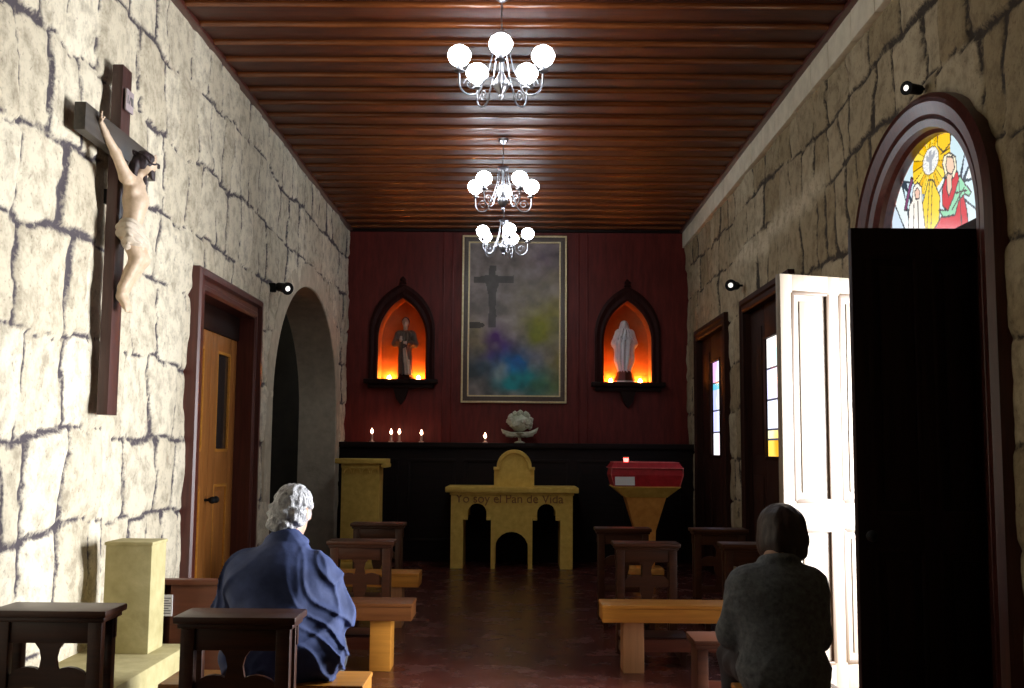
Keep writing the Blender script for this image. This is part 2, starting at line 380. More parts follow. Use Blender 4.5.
# ------------------------------------------------------------------ rubble stone walls
def stone_wall(name, xw, side, y0, y1, z0, z1, hole, seed, m, res=0.028, top_course=0.0, jw=0.02, cmin=0.40, cmax=0.60, tmax=1.0, patch=None):
    rng = random.Random(seed)
    ys = np.linspace(y0, y1, int((y1 - y0) / res) + 1); zs = np.linspace(z0, z1, int((z1 - z0) / res) + 1)
    Y, Z = np.meshgrid(ys, zs, indexing='ij')
    Yw = Y + 0.10 * fbm2(Y * 1.3 + 5, Z * 1.3, seed, 2) + 0.05 * fbm2(Y * 5, Z * 5, seed + 3, 4)
    Zw = Z + 0.11 * fbm2(Y * 0.9, Z * 0.5 + 9, seed + 7, 2) + 0.05 * fbm2(Y * 5 + 3, Z * 5, seed + 11, 4)
    zt = z1 - top_course
    if top_course:
        top = Z > zt
        Zw = np.where(top, Z + 100.0, np.minimum(Zw, zt - 0.001 + 0 * Zw))
    courses = [z0 - 0.6]
    while courses[-1] < z1 + 0.6: courses.append(courses[-1] + rng.uniform(cmin, cmax))
    if top_course: courses += [zt + 100.0, z1 + 100.3]
    tint = np.zeros_like(Y); dist = np.full_like(Y, 9.0); off = np.zeros_like(Y)
    for ci in range(len(courses) - 1):
        a, b = courses[ci], courses[ci + 1]
        if b - a > 50: continue
        inb = (Zw >= a) & (Zw < b)
        if not inb.any(): continue
        jo = [y0 - 1.0 + rng.uniform(0, 0.4)]
        while jo[-1] < y1 + 1.0: jo.append(jo[-1] + (rng.uniform(0.42, 0.6) if a > 50 else rng.choice([rng.uniform(0.22, 0.36), rng.uniform(0.34, 0.58)])))
        jo = np.array(jo)
        tilt = 0.0 if a > 50 else 1.0
        yy = Yw if a <= 50 else Y
        sk = np.array([rng.uniform(-0.16, 0.16) for _ in jo]) * tilt
        sel = np.where(inb)
        yv = yy[sel]; zv = Zw[sel]
        jpos = jo[None, :] + sk[None, :] * (zv[:, None] - (a + b) / 2)
        dd = yv[:, None] - jpos
        k = np.argmax(np.where(dd >= 0, jo[None, :], -99), axis=1)
        k1 = np.minimum(k + 1, len(jo) - 1)
        dl = np.abs(dd[np.arange(len(k)), k]); dr = np.abs(dd[np.arange(len(k)), k1])
        dj = np.minimum(dl, dr); dz = np.minimum(np.abs(zv - a), np.abs(b - zv))
        if a > 50: dz = dz + 1
        # rounded block corners
        rr = 0.035
        q = np.where((dj < rr) & (dz < rr), rr - np.sqrt((rr - np.minimum(dj, rr)) ** 2 + (rr - np.minimum(dz, rr)) ** 2), np.minimum(dj, dz))
        dist[sel] = q
        tr = np.array([rng.random() for _ in jo]); orr = np.array([rng.uniform(-0.012, 0.014) for _ in jo])
        if a > 50: tr = tr * 0.3 + 0.9; orr = orr * 0.2 + 0.022
        tint[sel] = tr[k]; off[sel] = orr[k]
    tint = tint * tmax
    if patch is not None: tint, pm_ = patch(Y, Z, tint)
    jwv = jw * np.clip(0.9 + 2.0 * fbm2(Y * 1.7, Z * 1.7, seed + 23, 3), 0.25, 2.4)
    jwv = np.where(Z > zt, 0.009, jwv) if top_course else jwv
    mort = np.clip(1.0 - (dist - jwv * 0.35) / np.maximum(jwv, 0.004), 0, 1)
    if patch is not None: mort = mort * (1 - pm_)
    prof = 1 - np.exp(-np.clip(dist, 0, None) / 0.013)
    h = -0.022 + 0.022 * prof + off * prof + 0.022 * fbm2(Y * 4, Z * 4, seed + 31, 5) * np.where(Z > zt, 0.3, 1.0) if top_course else -0.022 + 0.022 * prof + off * prof + 0.024 * fbm2(Y * 4, Z * 4, seed + 31, 5)
    X = xw + side * h
    ny, nz = Y.shape
    V = np.stack([X, Y, Z], -1).reshape(-1, 3)
    I = np.arange(ny * nz).reshape(ny, nz)
    q = np.stack([I[:-1, :-1], I[1:, :-1], I[1:, 1:], I[:-1, 1:]], -1)
    if side < 0: q = q[..., ::-1]
    # normal: for side +1 (facing +X) with Y,Z axes the order y then z gives +X
    yc = (Y[:-1, :-1] + Y[1:, 1:]) / 2; zc = (Z[:-1, :-1] + Z[1:, 1:]) / 2
    keep = ~hole(yc, zc)
    me = np_mesh(name, V, q[keep])
    for nm, arr in (('tint', tint), ('mortar', mort)):
        at = me.attributes.new(nm, 'FLOAT', 'POINT'); at.data.foreach_set('value', arr.reshape(-1).astype(np.float32))
    o = finish(name, me, m, None, 180)
    return o

XL, XR, YB, ZC = -2.30, 2.25, 14.0, 4.40
Y_FRONT = -2.0
# openings
D1 = (7.42, 8.88, 0.0, 2.52)                       # left door opening (y0,y1,z0,z1)
ARC = dict(yc=11.5, hw=1.74, zs=1.85, rise=1.34)   # left arch
WIN = [(8.62, 10.28, 0.0, 2.78), (11.3, 13.0, 0.0, 2.78)]
DR = dict(y0=5.06, y1=6.52, zt=2.53, yc=5.79, hw=0.73, zs=2.56, rise=0.62)

def hole_left(y, z):
    h = (y > D1[0] - 0.13) & (y < D1[1] + 0.13) & (z < D1[3] + 0.13)
    a = (np.abs(y - ARC['yc']) < ARC['hw']) & (z < ARC['zs'] + ARC['rise'] * np.sqrt(np.clip(1 - ((y - ARC['yc']) / ARC['hw']) ** 2, 0, 1)))
    return h | a
def hole_right(y, z):
    h = (y < -99)
    for q in WIN: h = h | ((y > q[0] - 0.09) & (y < q[1] + 0.09) & (z < q[3] + 0.09))
    e = DR['hw'] + 0.08
    a = (np.abs(y - DR['yc']) < e) & (z < DR['zs'] + (DR['rise'] + 0.08) * np.sqrt(np.clip(1 - ((y - DR['yc']) / e) ** 2, 0, 1)))
    return h | a

struct(stone_wall('wall_left', XL, 1, Y_FRONT, YB, 0, ZC + 0.05, hole_left, 11, M['stone'], jw=0.017), 'pale rubble stone wall with crucifix, door and arch')
def pale_patch(Y, Z, t):  # paler wavy band along the wall, with fainter joints
    n = fbm2(Y * 2.2, Z * 2.2, 77, 4)
    zc = 3.40 + 0.05 * np.sin(Y * 1.3) - 0.04 * (Y - 9)
    k = np.clip(1.25 - np.abs(Z - zc + 0.12 * n) / 0.13, 0, 1) * np.clip((Y - 7.4) * 2.5 + n, 0, 1) * np.clip((10.9 - Y) * 2 + n, 0, 1)
    return t * (1 - k) + 0.95 * k, 0.85 * k
tc7 = MB(); rng7 = random.Random(5); yy7 = Y_FRONT
while yy7 < YB:
    ln7 = rng7.uniform(0.40, 0.62)
    tc7.bb(XR - 0.045 - rng7.uniform(0, 0.006), XR + 0.02, yy7 + 0.004, min(yy7 + ln7, YB) - 0.004, ZC - 0.25, ZC + 0.04, 0.010); yy7 += ln7
struct(tc7.build('trim_7', M['pale_course']), 'pale dressed top course of the right wall')
struct(stone_wall('wall_right', XR, -1, Y_FRONT, YB, 0, ZC + 0.05, hole_right, 29, M['stone_r'], jw=0.018, tmax=0.55, patch=pale_patch), 'tan rubble stone wall with doorway and tall windows')

# floor
fl = MB(); fl.bb(XL - 0.9, XR + 0.5, Y_FRONT - 0.1, YB + 0.6, -0.1, 0)
struct(fl.build('floor', M['floor'], None), 'polished red brown floor')

# ceiling: lapped boards, every lower edge rounded and turned to the entrance
cb = MB(); p = 0.335; y = Y_FRONT + 0.055; prof = []
while y < YB + 0.1:
    # lower front edge of a board: rounded nosing, then underside rising slightly to the next board
    prof += [(y, 0.012), (y - 0.004, -0.006), (y - 0.002, -0.018), (y + 0.006, -0.027), (y + 0.018, -0.031), (y + 0.04, -0.031), (y + p - 0.02, 0.0), (y + p - 0.004, 0.004)]
    y += p
bmv = []
for xx in (XL - 0.05, XR + 0.05):
    bmv.append([cb.bm.verts.new((xx, a, ZC + b)) for a, b in prof])
for k in range(len(prof) - 1):
    fc = cb.bm.faces.new((bmv[0][k], bmv[0][k + 1], bmv[1][k + 1], bmv[1][k]))
    if k % 8 in (0, 1, 2, 3): fc.material_index = 1
cb.bb(XL - 0.05, XR + 0.05, Y_FRONT - 0.1, YB + 0.1, ZC + 0.06, ZC + 0.12)
ce = struct(cb.build('ceiling', M['ceiling'], None, 50), 'dark lapped board ceiling')
ce.data.materials.append(M['nosing'])
for nm, x0, x1 in (('trim_1', XL - 0.02, XL + 0.045), ('trim_2', XR - 0.095, XR - 0.02)):
    t = MB(); t.bb(x0, x1, Y_FRONT, YB, ZC - 0.045, ZC - 0.005, 0.012)
    struct(t.build(nm, M['maroon']), 'thin wooden strip along the ceiling edge')

# front wall behind the camera
t = MB(); t.bb(XL - 0.1, XR + 0.1, Y_FRONT - 0.2, Y_FRONT, 0, ZC + 0.05)
struct(t.build('wall_front', M['plinth']), 'plain stone wall')

# ------------------------------------------------------------------ back wall with two pointed niches
def pointed(cx, z0, wd, ht, n=10, spring=0.5):
    """pointed arch outline, counter-clockwise from bottom left"""
    hw = wd / 2; zs = z0 + ht * spring; rs = z0 + ht - zs
    pts = [(cx - hw, z0), (cx + hw, z0)]
    right = []
    for k in range(n + 1):
        t = k / n
        # arc of circle centred beyond the axis
        R = (rs * rs + hw * hw) / (2 * hw)
        a = t * math.asin(min(1, rs / R))
        right.append((cx + hw - R + R * math.cos(a), zs + R * math.sin(a)))
    pts += right
    pts += [(2 * cx - a, b) for a, b in right[-2::-1]]
    return pts
NW, NH = 0.64, 1.10
NICHES = [(-1.565, 2.345), (1.455, 2.325)]
bw = MB()
outer = [(XL - 0.3, 0), (XR + 0.3, 0), (XR + 0.3, ZC + 0.1), (XL - 0.3, ZC + 0.1)]
bw.plate([outer] + [pointed(cx, z0, NW, NH) for cx, z0 in NICHES], lambda a, b: (a, YB, b), None)
for sx in (-2.0, -1.02, -0.9, 0.80, 0.92, 1.95):    # slim cover battens between the veneer panels
    if abs(sx) < 1.05: bw.bb(sx - 0.012, sx + 0.012, YB - 0.012, YB + 0.002, 1.5, ZC, 0.004)
struct(bw.build('wall_back', M['mahogany']), 'red mahogany panelled altar wall')
t = MB(); t.bb(XL - 0.02, XR + 0.02, YB - 0.05, YB + 0.02, 4.35, 4.42, 0.015)
struct(t.build('trim_3', M['black_wood']), 'dark moulding where the back wall meets the ceiling')
# wainscot with a ledge
t = MB(); t.bb(XL - 0.02, XR + 0.02, 13.58, YB, 0, 1.44, 0.01); t.bb(XL - 0.02, XR + 0.02, 13.52, YB, 1.44, 1.51, 0.015)
x = XL + 0.15
while x + 0.62 < XR:
    for (a, b, c, d) in ((x, x + 0.62, 0.25, 0.29), (x, x + 0.62, 1.26, 1.30), (x, x + 0.04, 0.29, 1.26), (x + 0.58, x + 0.62, 0.29, 1.26)):
        t.bb(a, b, 13.565, 13.59, c, d, 0.006)
    x += 0.73
struct(t.build('trim_4', M['black_wood']), 'black wainscot with a ledge under the altar wall')

# ------------------------------------------------------------------ left door
dm = MB()
y0, y1, zt = D1[0], D1[1], D1[3]
AW = 0.17
path_o = [(y0 - AW, 0), (y0 - AW, zt + AW), (y1 + AW, zt + AW), (y1 + AW, 0)]
path_i = [(y0, 0), (y0, zt), (y1, zt), (y1, 0)]
dm.sweep_strip(path_o, path_i, lambda a, b, h: (XL + h, a, b), [(0, -0.20), (0, 0.045), (0.12, 0.06), (0.3, 0.06), (0.36, 0.045), (0.6, 0.045), (0.66, 0.08), (0.9, 0.08), (1.0, 0.065), (1.0, -0.05)])
door1 = struct(dm.build('door_1', M['maroon'], None, 25), 'maroon framed double door of orange wood in the left wall')
def leaf(width, height, parent, m, mp, cols, rows, glass=None, th=0.045, glassmat=None, sid=0.09, bevm=None):
    """door leaf in local space: x from hinge, y thickness, z up. rows: list of (z0,z1)"""
    f = MB(); cw = (width - sid * (cols + 1)) / cols
    for c in range(cols + 1): f.bb(c * (cw + sid), c * (cw + sid) + sid, -th / 2, th / 2, 0, height, 0.004)
    zz = [0.0]
    for a, b in rows: zz += [a, b]
    zz.append(height)
    for c in range(cols):
        xx = sid + c * (cw + sid)
        for k in range(0, len(zz), 2): f.bb(xx - 0.002, xx + cw + 0.002, -th / 2, th / 2, zz[k], zz[k + 1], 0.004)
    lf = f.build('door_leaf', m, parent)
    for c in range(cols):
        xx = sid + c * (cw + sid)
        for ri, (a, b) in enumerate(rows):
            isg = glass and (c, ri) in glass
            pn = MB()
            if isg:
                pn.bb(xx, xx + cw, -0.004, 0.004, a, b)
                pn.build('glass_panel', glassmat, lf)
            else:
                pn.bb(xx, xx + cw, -0.010, 0.010, a, b)
                pn.bb(xx + 0.05, xx + cw - 0.05, -0.017, 0.017, a + 0.05, b - 0.05, 0.006)
                pn.build('panel', mp, lf)
            bd = MB()
            for s_ in (-1, 1):
                yy = s_ * (th / 2 + 0.002)
                for (p0, p1, q0, q1) in ((xx - 0.012, xx + 0.012, a, b), (xx + cw - 0.012, xx + cw + 0.012, a, b), (xx, xx + cw, a - 0.012, a + 0.012), (xx, xx + cw, b - 0.012, b + 0.012)):
                    bd.bb(p0, p1, min(yy, yy - s_ * 0.02), max(yy, yy - s_ * 0.02), q0, q1, 0.004)
            bd.build('bead', bevm or m, lf)
    kb = MB(); kb.tube([(width - 0.045, -th / 2 - 0.05, 1.02), (width - 0.045, th / 2 + 0.05, 1.02)], 0.010, 10); kb.ball((width - 0.045, -th / 2 - 0.06, 1.02), 0.028); kb.ball((width - 0.045, th / 2 + 0.06, 1.02), 0.028)
    kb.build('door_knob', M['black'], lf)
    return lf
hwid = (D1[1] - D1[0]) / 2
for k, (yy, rz) in enumerate(((D1[0] + 0.002, PI / 2), (D1[1] - 0.002, -PI / 2))):
    lf = leaf(hwid - 0.004, D1[3] - 0.20, door1, M['door_wood'], M['door_wood'], 1, [(0.16, 1.12), (1.40, 2.18)], {(0, 1)}, glassmat=M['amber'], sid=0.185, bevm=M['bench'])
    lf.location = (XL - 0.12, yy, 0); lf.rotation_euler = (0, 0, rz)
hd = MB(); hd.bb(XL - 0.16, XL - 0.08, D1[0], D1[1], D1[3] - 0.20, D1[3], 0.01)
hd.build('header', M['dark_door'], door1)
bk = MB(); bk.bb(XL - 0.4, XL - 0.36, D1[0] - 0.1, D1[1] + 0.1, 0, D1[3] + 0.1)
bk.build('backing', M['black_wall'], door1)

# ------------------------------------------------------------------ left arch and the dark passage behind it
def arch_path(extra, n=40, z0=0.0):
    hw, rise = ARC['hw'] + extra, ARC['rise'] + extra
    pts = [(ARC['yc'] - hw, z0)]
    for k in range(n + 1):
        a = PI - PI * k / n
        pts.append((ARC['yc'] + hw * math.cos(a), ARC['zs'] + rise * math.sin(a)))
    pts.append((ARC['yc'] + hw, z0))
    return pts
am = MB()
am.sweep_strip(arch_path(0.24), arch_path(-0.02), lambda a, b, h: (XL + h, a, b), [(0, -0.46), (0, -0.2), (0, 0.0), (0.04, 0.012), (0.5, 0.014), (0.96, 0.010), (1.0, -0.04)])
struct(am.build('trim_5', M['arch_stone'], None, 40), 'smooth stone surround of the arch in the left wall')
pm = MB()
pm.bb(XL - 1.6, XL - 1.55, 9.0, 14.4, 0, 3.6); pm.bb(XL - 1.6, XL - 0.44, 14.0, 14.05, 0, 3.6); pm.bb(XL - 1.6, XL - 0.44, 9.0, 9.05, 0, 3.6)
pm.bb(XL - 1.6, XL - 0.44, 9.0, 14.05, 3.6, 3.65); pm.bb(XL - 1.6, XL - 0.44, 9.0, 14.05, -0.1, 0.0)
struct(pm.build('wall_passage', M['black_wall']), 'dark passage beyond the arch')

# ------------------------------------------------------------------ tall dark windows on the right wall
def window_unit(name, q, lab):
    y0, y1, z0, zt = q; aw = 0.13
    f = MB()
    po = [(y0 - aw, 0), (y0 - aw, zt + aw), (y1 + aw, zt + aw), (y1 + aw, 0)]; pi_ = [(y0, 0), (y0, zt), (y1, zt), (y1, 0)]
    f.sweep_strip(po, pi_, lambda a, b, h: (XR - h, a, b), [(0, -0.14), (0, 0.045), (0.15, 0.055), (0.5, 0.045), (0.6, 0.065), (1.0, 0.055), (1.0, -0.05)])
    w_ = struct(f.build(name, M['window_wood'], None, 25), lab)
    yc = (y0 + y1) / 2; gw = 0.27
    s = MB(); xs = XR + 0.06
    g0, g1 = 1.38, 2.46
    ya, yb = yc - 0.28, yc + 0.26
    s.bb(xs - 0.03, xs + 0.03, y0, ya, 0, zt, 0.005); s.bb(xs - 0.03, xs + 0.03, yb, y1, 0, zt, 0.005)
    s.bb(xs - 0.03, xs + 0.03, ya, yb, g1, zt, 0.005); s.bb(xs - 0.03, xs + 0.03, ya, yb, 0, g0, 0.005)
    for (a, b) in ((y0 + 0.08, ya - 0.08), (yb + 0.08, y1 - 0.08)):
        for (c, d) in ((0.15, 1.2), (1.4, 2.6)): s.bb(xs - 0.042, xs, a, b, c, d, 0.01)
    for (c, d, e, f_) in ((ya - 0.025, ya, g0 - 0.025, g1 + 0.025), (yb, yb + 0.025, g0 - 0.025, g1 + 0.025), (ya, yb, g0 - 0.025, g0), (ya, yb, g1, g1 + 0.025)):
        s.bb(xs - 0.045, xs, c, d, e, f_, 0.005)
    s.build('panelled_frame', M['window_wood'], w_)
    return w_, xs, ya, yb, g0, g1

def pigment_grid(name, parent, m, f3, u0, u1, v0, v1, nu, nv, fn, keep=None):
    us = np.linspace(u0, u1, nu + 1); vs = np.linspace(v0, v1, nv + 1)
    Ug, Vg = np.meshgrid(us, vs, indexing='ij')
    P = np.stack(f3(Ug, Vg), -1).reshape(-1, 3)
    I = np.arange((nu + 1) * (nv + 1)).reshape(nu + 1, nv + 1)
    q = np.stack([I[:-1, :-1], I[1:, :-1], I[1:, 1:], I[:-1, 1:]], -1).reshape(-1, 4)
    uc = ((Ug[:-1, :-1] + Ug[1:, 1:]) / 2).ravel(); vc = ((Vg[:-1, :-1] + Vg[1:, 1:]) / 2).ravel()
    col = fn(uc, vc)
    if keep is not None:
        k = keep(uc, vc); q = q[k]; col = col[k]
    me = np_mesh(name, P, q)
    at = me.color_attributes.new('pigment', 'FLOAT_COLOR', 'CORNER')
    cc = np.ones((len(q), 4, 4), dtype=np.float32); cc[:, :, :3] = col[:, None, :]
    at.data.foreach_set('color', cc.ravel())
    return finish(name, me, m, parent, smooth=False)

def strip_colors(bands, g0, g1, ya, yb, seed):
    def fn(u, v):
        t = (v - g0) / (g1 - g0); c = np.zeros((len(u), 3))
        s = (u - ya) / (yb - ya)
        for (a, b, cl, cr_) in bands:
            k = (t >= a) & (t < b)
            mix = np.clip((s[k] + 0.35 * noise2(u[k] * 9, v[k] * 9, seed) - 0.35) * 3, 0, 1)[:, None]
            c[k] = np.array(cl) * (1 - mix) + np.array(cr_) * mix
        for a in [b[0] for b in bands[1:]]: c[np.abs(t - a) < 0.008] = (0.05, 0.05, 0.08)
        return c
    return fn
w1, xs, ya, yb, g0, g1 = window_unit('window_1', WIN[0], 'nearer tall dark wood window with a stained glass strip')
pigment_grid('stained_glass', w1, M['strip_glass'], lambda u, v: (0 * u + xs - 0.01, u, v), ya, yb, g0, g1, 24, 60,
             strip_colors([(0, 0.14, (0.75, 0.36, 0.02), (0.9, 0.6, 0.1)), (0.14, 0.22, (0.95, 0.7, 0.2), (0.9, 0.85, 0.5)), (0.22, 0.47, (0.9, 0.9, 1.0), (0.8, 0.85, 1.0)), (0.47, 0.74, (0.95, 0.92, 1.0), (0.75, 0.72, 0.95)), (0.74, 0.90, (0.62, 0.85, 0.8), (0.95, 0.95, 0.9)), (0.90, 1.01, (1, 0.9, 0.8), (0.95, 0.93, 0.9))], g0, g1, ya, yb, 5))
w2, xs, ya, yb, g0, g1 = window_unit('window_2', WIN[1], 'farther tall dark wood window with a stained glass strip')
pigment_grid('stained_glass', w2, M['strip_glass'], lambda u, v: (0 * u + xs - 0.01, u, v), ya, yb, g0, g1, 24, 60,
             strip_colors([(0, 0.24, (0.95, 0.8, 0.85), (0.9, 0.85, 0.95)), (0.24, 0.48, (0.75, 0.8, 1.0), (0.55, 0.55, 0.95)), (0.48, 0.70, (0.85, 0.9, 1.0), (0.45, 0.5, 0.95)), (0.70, 0.77, (0.1, 0.6, 0.6), (0.1, 0.45, 0.6)), (0.77, 1.01, (0.8, 0.85, 1.0), (0.75, 0.4, 0.75))], g0, g1, ya, yb, 8))

# ------------------------------------------------------------------ right doorway: arched moulding, stained glass, two open leaves
def dr_path(extra, n=36, extra_r=None, zs=None):
    hw, rise = DR['hw'] + extra, DR['rise'] + (extra if extra_r is None else extra_r)
    zs = DR['zs'] if zs is None else zs
    pts = [(DR['yc'] + hw, 0.0)]
    for k in range(n + 1):
        a = PI * k / n
        # slightly pointed: raise towards the crown
        pts.append((DR['yc'] + hw * math.cos(a), zs + rise * (math.sin(a) ** 0.92 if math.sin(a) > 0 else 0)))
    pts.append((DR['yc'] - hw, 0.0))
    return pts
f = MB()
f.sweep_strip(dr_path(0.27, extra_r=0.20), dr_path(0.0), lambda a, b, h: (XR - h, a, b), [(0, -0.26), (0, -0.02), (0.1, 0.0), (0.14, 0.035), (0.34, 0.045), (0.40, 0.03), (0.46, 0.055), (0.78, 0.075), (0.86, 0.06), (0.9, 0.08), (1.0, 0.06), (1.0, -0.06)])
door2 = struct(f.build('door_2', M['maroon'], None, 25), 'arched side doorway with a stained glass fanlight')
t = MB(); t.bb(XR - 0.02, XR + 0.10, DR['y0'], DR['y1'], DR['zt'] - 0.06, DR['zt'] + 0.04, 0.01)
t.build('transom', M['dark_door'], door2)

def in_poly(u, v, poly):
    r = np.zeros(len(u), bool); n = len(poly); j = n - 1
    for i in range(n):
        xi, yi = poly[i]; xj, yj = poly[j]
        if yi != yj:
            r ^= ((yi > v) != (yj > v)) & (u < (xj - xi) * (v - yi) / (yj - yi) + xi)
        j = i
    return r
def poly_edge(u, v, poly, wd):
    d = np.full(len(u), 9.0)
    for i in range(len(poly)):
        a = np.array(poly[i - 1]); b = np.array(poly[i]); ab = b - a
        t_ = np.clip(((u - a[0]) * ab[0] + (v - a[1]) * ab[1]) / max(1e-9, ab @ ab), 0, 1)
        d = np.minimum(d, np.hypot(u - a[0] - t_ * ab[0], v - a[1] - t_ * ab[1]))
    return d < wd
def fanlight(u, v):
    rng = np.random.RandomState(4)
    pts = np.stack([rng.uniform(5.0, 6.6, 38), rng.uniform(2.5, 3.25, 38)], 1)
    d = np.sqrt((u[:, None] - pts[None, :, 0]) ** 2 + (v[:, None] - pts[None, :, 1]) ** 2)
    o = np.sort(d, axis=1); k = np.argmin(d, axis=1)
    pal = np.array([(0.62, 0.80, 0.86), (0.72, 0.86, 0.90), (0.80, 0.90, 0.90), (0.66, 0.78, 0.90)])
    c = pal[k % 4].copy()
    lead = (o[:, 1] - o[:, 0]) < 0.011
    c[lead] = (0.03, 0.05, 0.07)
    mu, mv = 5.815, 3.065
    du, dv = u - mu, v - mv; rr = np.hypot(du, dv * 1.5); an = np.arctan2(dv, du)
    rays = (rr < 0.27) & ~((u < 5.5) & (v > 3.0))
    yel = np.array([(0.95, 0.62, 0.02), (0.85, 0.48, 0.0), (1.0, 0.74, 0.08)])
    kk = np.floor((an + PI) / (2 * PI) * 26).astype(int)
    def fill(mask, colr): c[mask] = colr
    c[rays] = yel[kk[rays] % 3]
    fr = ((an + PI) / (2 * PI) * 26) % 1.0
    c[rays & (fr < 0.12)] = (0.12, 0.06, 0.0)
    P = {
     'top': [(5.705, 3.2), (5.533, 3.2), (5.538, 3.087), (5.633, 3.063), (5.708, 3.117)],
     'body': [(5.853, 2.964), (5.788, 2.947), (5.70, 2.832), (5.726, 2.69), (5.794, 2.52), (6.05, 2.52), (5.956, 2.84)],
     'purple': [(6.238, 2.878), (6.173, 2.976), (6.112, 3.046), (6.076, 3.029), (6.15, 2.942), (6.201, 2.869)],
     'robe': [(5.597, 2.936), (5.463, 2.906), (5.426, 2.827), (5.39, 2.744), (5.362, 2.675), (5.345, 2.50), (5.82, 2.50), (5.794, 2.67), (5.694, 2.713), (5.57, 2.704), (5.673, 2.773), (5.666, 2.863)],
     'green': [(5.436, 2.88), (5.37, 2.813), (5.304, 2.759), (5.333, 2.742), (5.388, 2.768), (5.462, 2.749), (5.512, 2.685), (5.663, 2.706), (5.722, 2.759), (5.599, 2.73), (5.518, 2.787)],
     'halo': [(5.654, 3.003), (5.629, 3.042), (5.555, 3.037), (5.48, 2.993), (5.468, 2.926), (5.51, 2.887), (5.614, 2.914)],
     'face': [(5.59, 3.024), (5.515, 3.003), (5.496, 2.94), (5.538, 2.913), (5.588, 2.933), (5.609, 2.978)],
     'neck': [(5.597, 2.936), (5.532, 2.912), (5.544, 2.832), (5.586, 2.804), (5.607, 2.848)],
     'veil': [(6.105, 2.903), (6.08, 2.981), (6.018, 2.993), (5.958, 2.95), (5.954, 2.867), (5.89, 2.52), (6.22, 2.52), (6.154, 2.887)],
     'child': [(6.065, 2.949), (6.02, 2.963), (5.984, 2.929), (5.998, 2.891), (6.051, 2.901)],
    }
    cols = {'top': (0.95, 0.60, 0.02), 'body': (0.95, 0.66, 0.03), 'purple': (0.22, 0.06, 0.16), 'robe': (0.62, 0.02, 0.03), 'green': (0.30, 0.66, 0.42),
            'halo': (0.92, 0.84, 0.62), 'face': (0.90, 0.62, 0.46), 'neck': (0.85, 0.56, 0.42), 'veil': (0.93, 0.88, 0.78), 'child': (0.85, 0.55, 0.42)}
    for nm in ('top', 'body', 'purple', 'robe', 'green', 'halo', 'face', 'neck', 'veil', 'child'):
        fill(in_poly(u, v, P[nm]), cols[nm]); fill(poly_edge(u, v, P[nm], 0.005), (0.04, 0.03, 0.03))
    # fold lines
    for ln in ([(5.80, 2.95), (5.86, 2.55)], [(5.84, 2.95), (5.93, 2.55)], [(5.45, 2.85), (5.43, 2.55)], [(5.50, 2.80), (5.36, 2.78)], [(6.02, 2.88), (6.02, 2.55)], [(6.08, 2.88), (6.12, 2.55)], [(5.39, 2.80), (5.55, 2.72)]):
        fill(poly_edge(u, v, ln, 0.005), (0.06, 0.04, 0.03))
    med = rr < 0.115
    fill(med, (0.90, 0.90, 0.86)); c[med & (fr < 0.22)] = (0.62, 0.64, 0.62)
    fill((rr > 0.110) & (rr < 0.120), (0.25, 0.16, 0.02))
    dove = (np.abs(du) < 0.018) & (np.abs(dv) < 0.055) | (np.abs(dv - 0.5 * np.abs(du)) < 0.016) & (np.abs(du) < 0.06)
    fill(dove & med, (0.40, 0.42, 0.46))
    return c
def in_fan(u, v):
    return (np.abs(u - DR['yc']) < DR['hw']) & (v < DR['zs'] + DR['rise'] * np.clip(1 - ((u - DR['yc']) / DR['hw']) ** 2, 0, 1) ** 0.46)
pigment_grid('stained_glass', door2, M['stained'], lambda u, v: (0 * u + XR + 0.07, u, v), DR['yc'] - DR['hw'], DR['yc'] + DR['hw'], DR['zt'], DR['zs'] + DR['rise'], 190, 90, fanlight, in_fan)

nl = leaf(0.71, 2.50, door2, M['dark_door'], M['dark_door'], 2, [(0.18, 0.95), (1.12, 2.36)], sid=0.085, th=0.05)  # same door as the far leaf, backlit shade put into its dark colour
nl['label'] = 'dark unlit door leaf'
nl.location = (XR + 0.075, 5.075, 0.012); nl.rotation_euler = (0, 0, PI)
fl_ = leaf(0.745, 2.47, door2, M['lit_door'], M['lit_door'], 2, [(0.18, 0.95), (1.12, 2.36)], sid=0.085, th=0.05, bevm=M['bevel_tan'])
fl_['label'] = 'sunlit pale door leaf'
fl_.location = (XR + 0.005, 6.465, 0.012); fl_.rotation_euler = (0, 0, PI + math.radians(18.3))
sl = MB(); sl.bb(XR - 0.06, XR + 0.34, DR['y0'], DR['y1'], 0, 0.012, 0.004)
sl.build('threshold', M['plinth'], door2)
# daylit courtyard ground outside, and the outer masonry around the doorway
g = MB(); g.bb(XR + 0.3, XR + 8, -4, 16, -0.12, -0.02)
struct(g.build('ground', M['ground']), 'sunlit courtyard ground outside the doorway')

# ------------------------------------------------------------------ stone plinth along the left wall
t = MB(); t.bb(XL - 0.02, -1.80, 4.75, 5.92, 0, 0.345, 0.02)
struct(t.build('trim_6', M['plinth']), 'low stone plinth against the left wall')

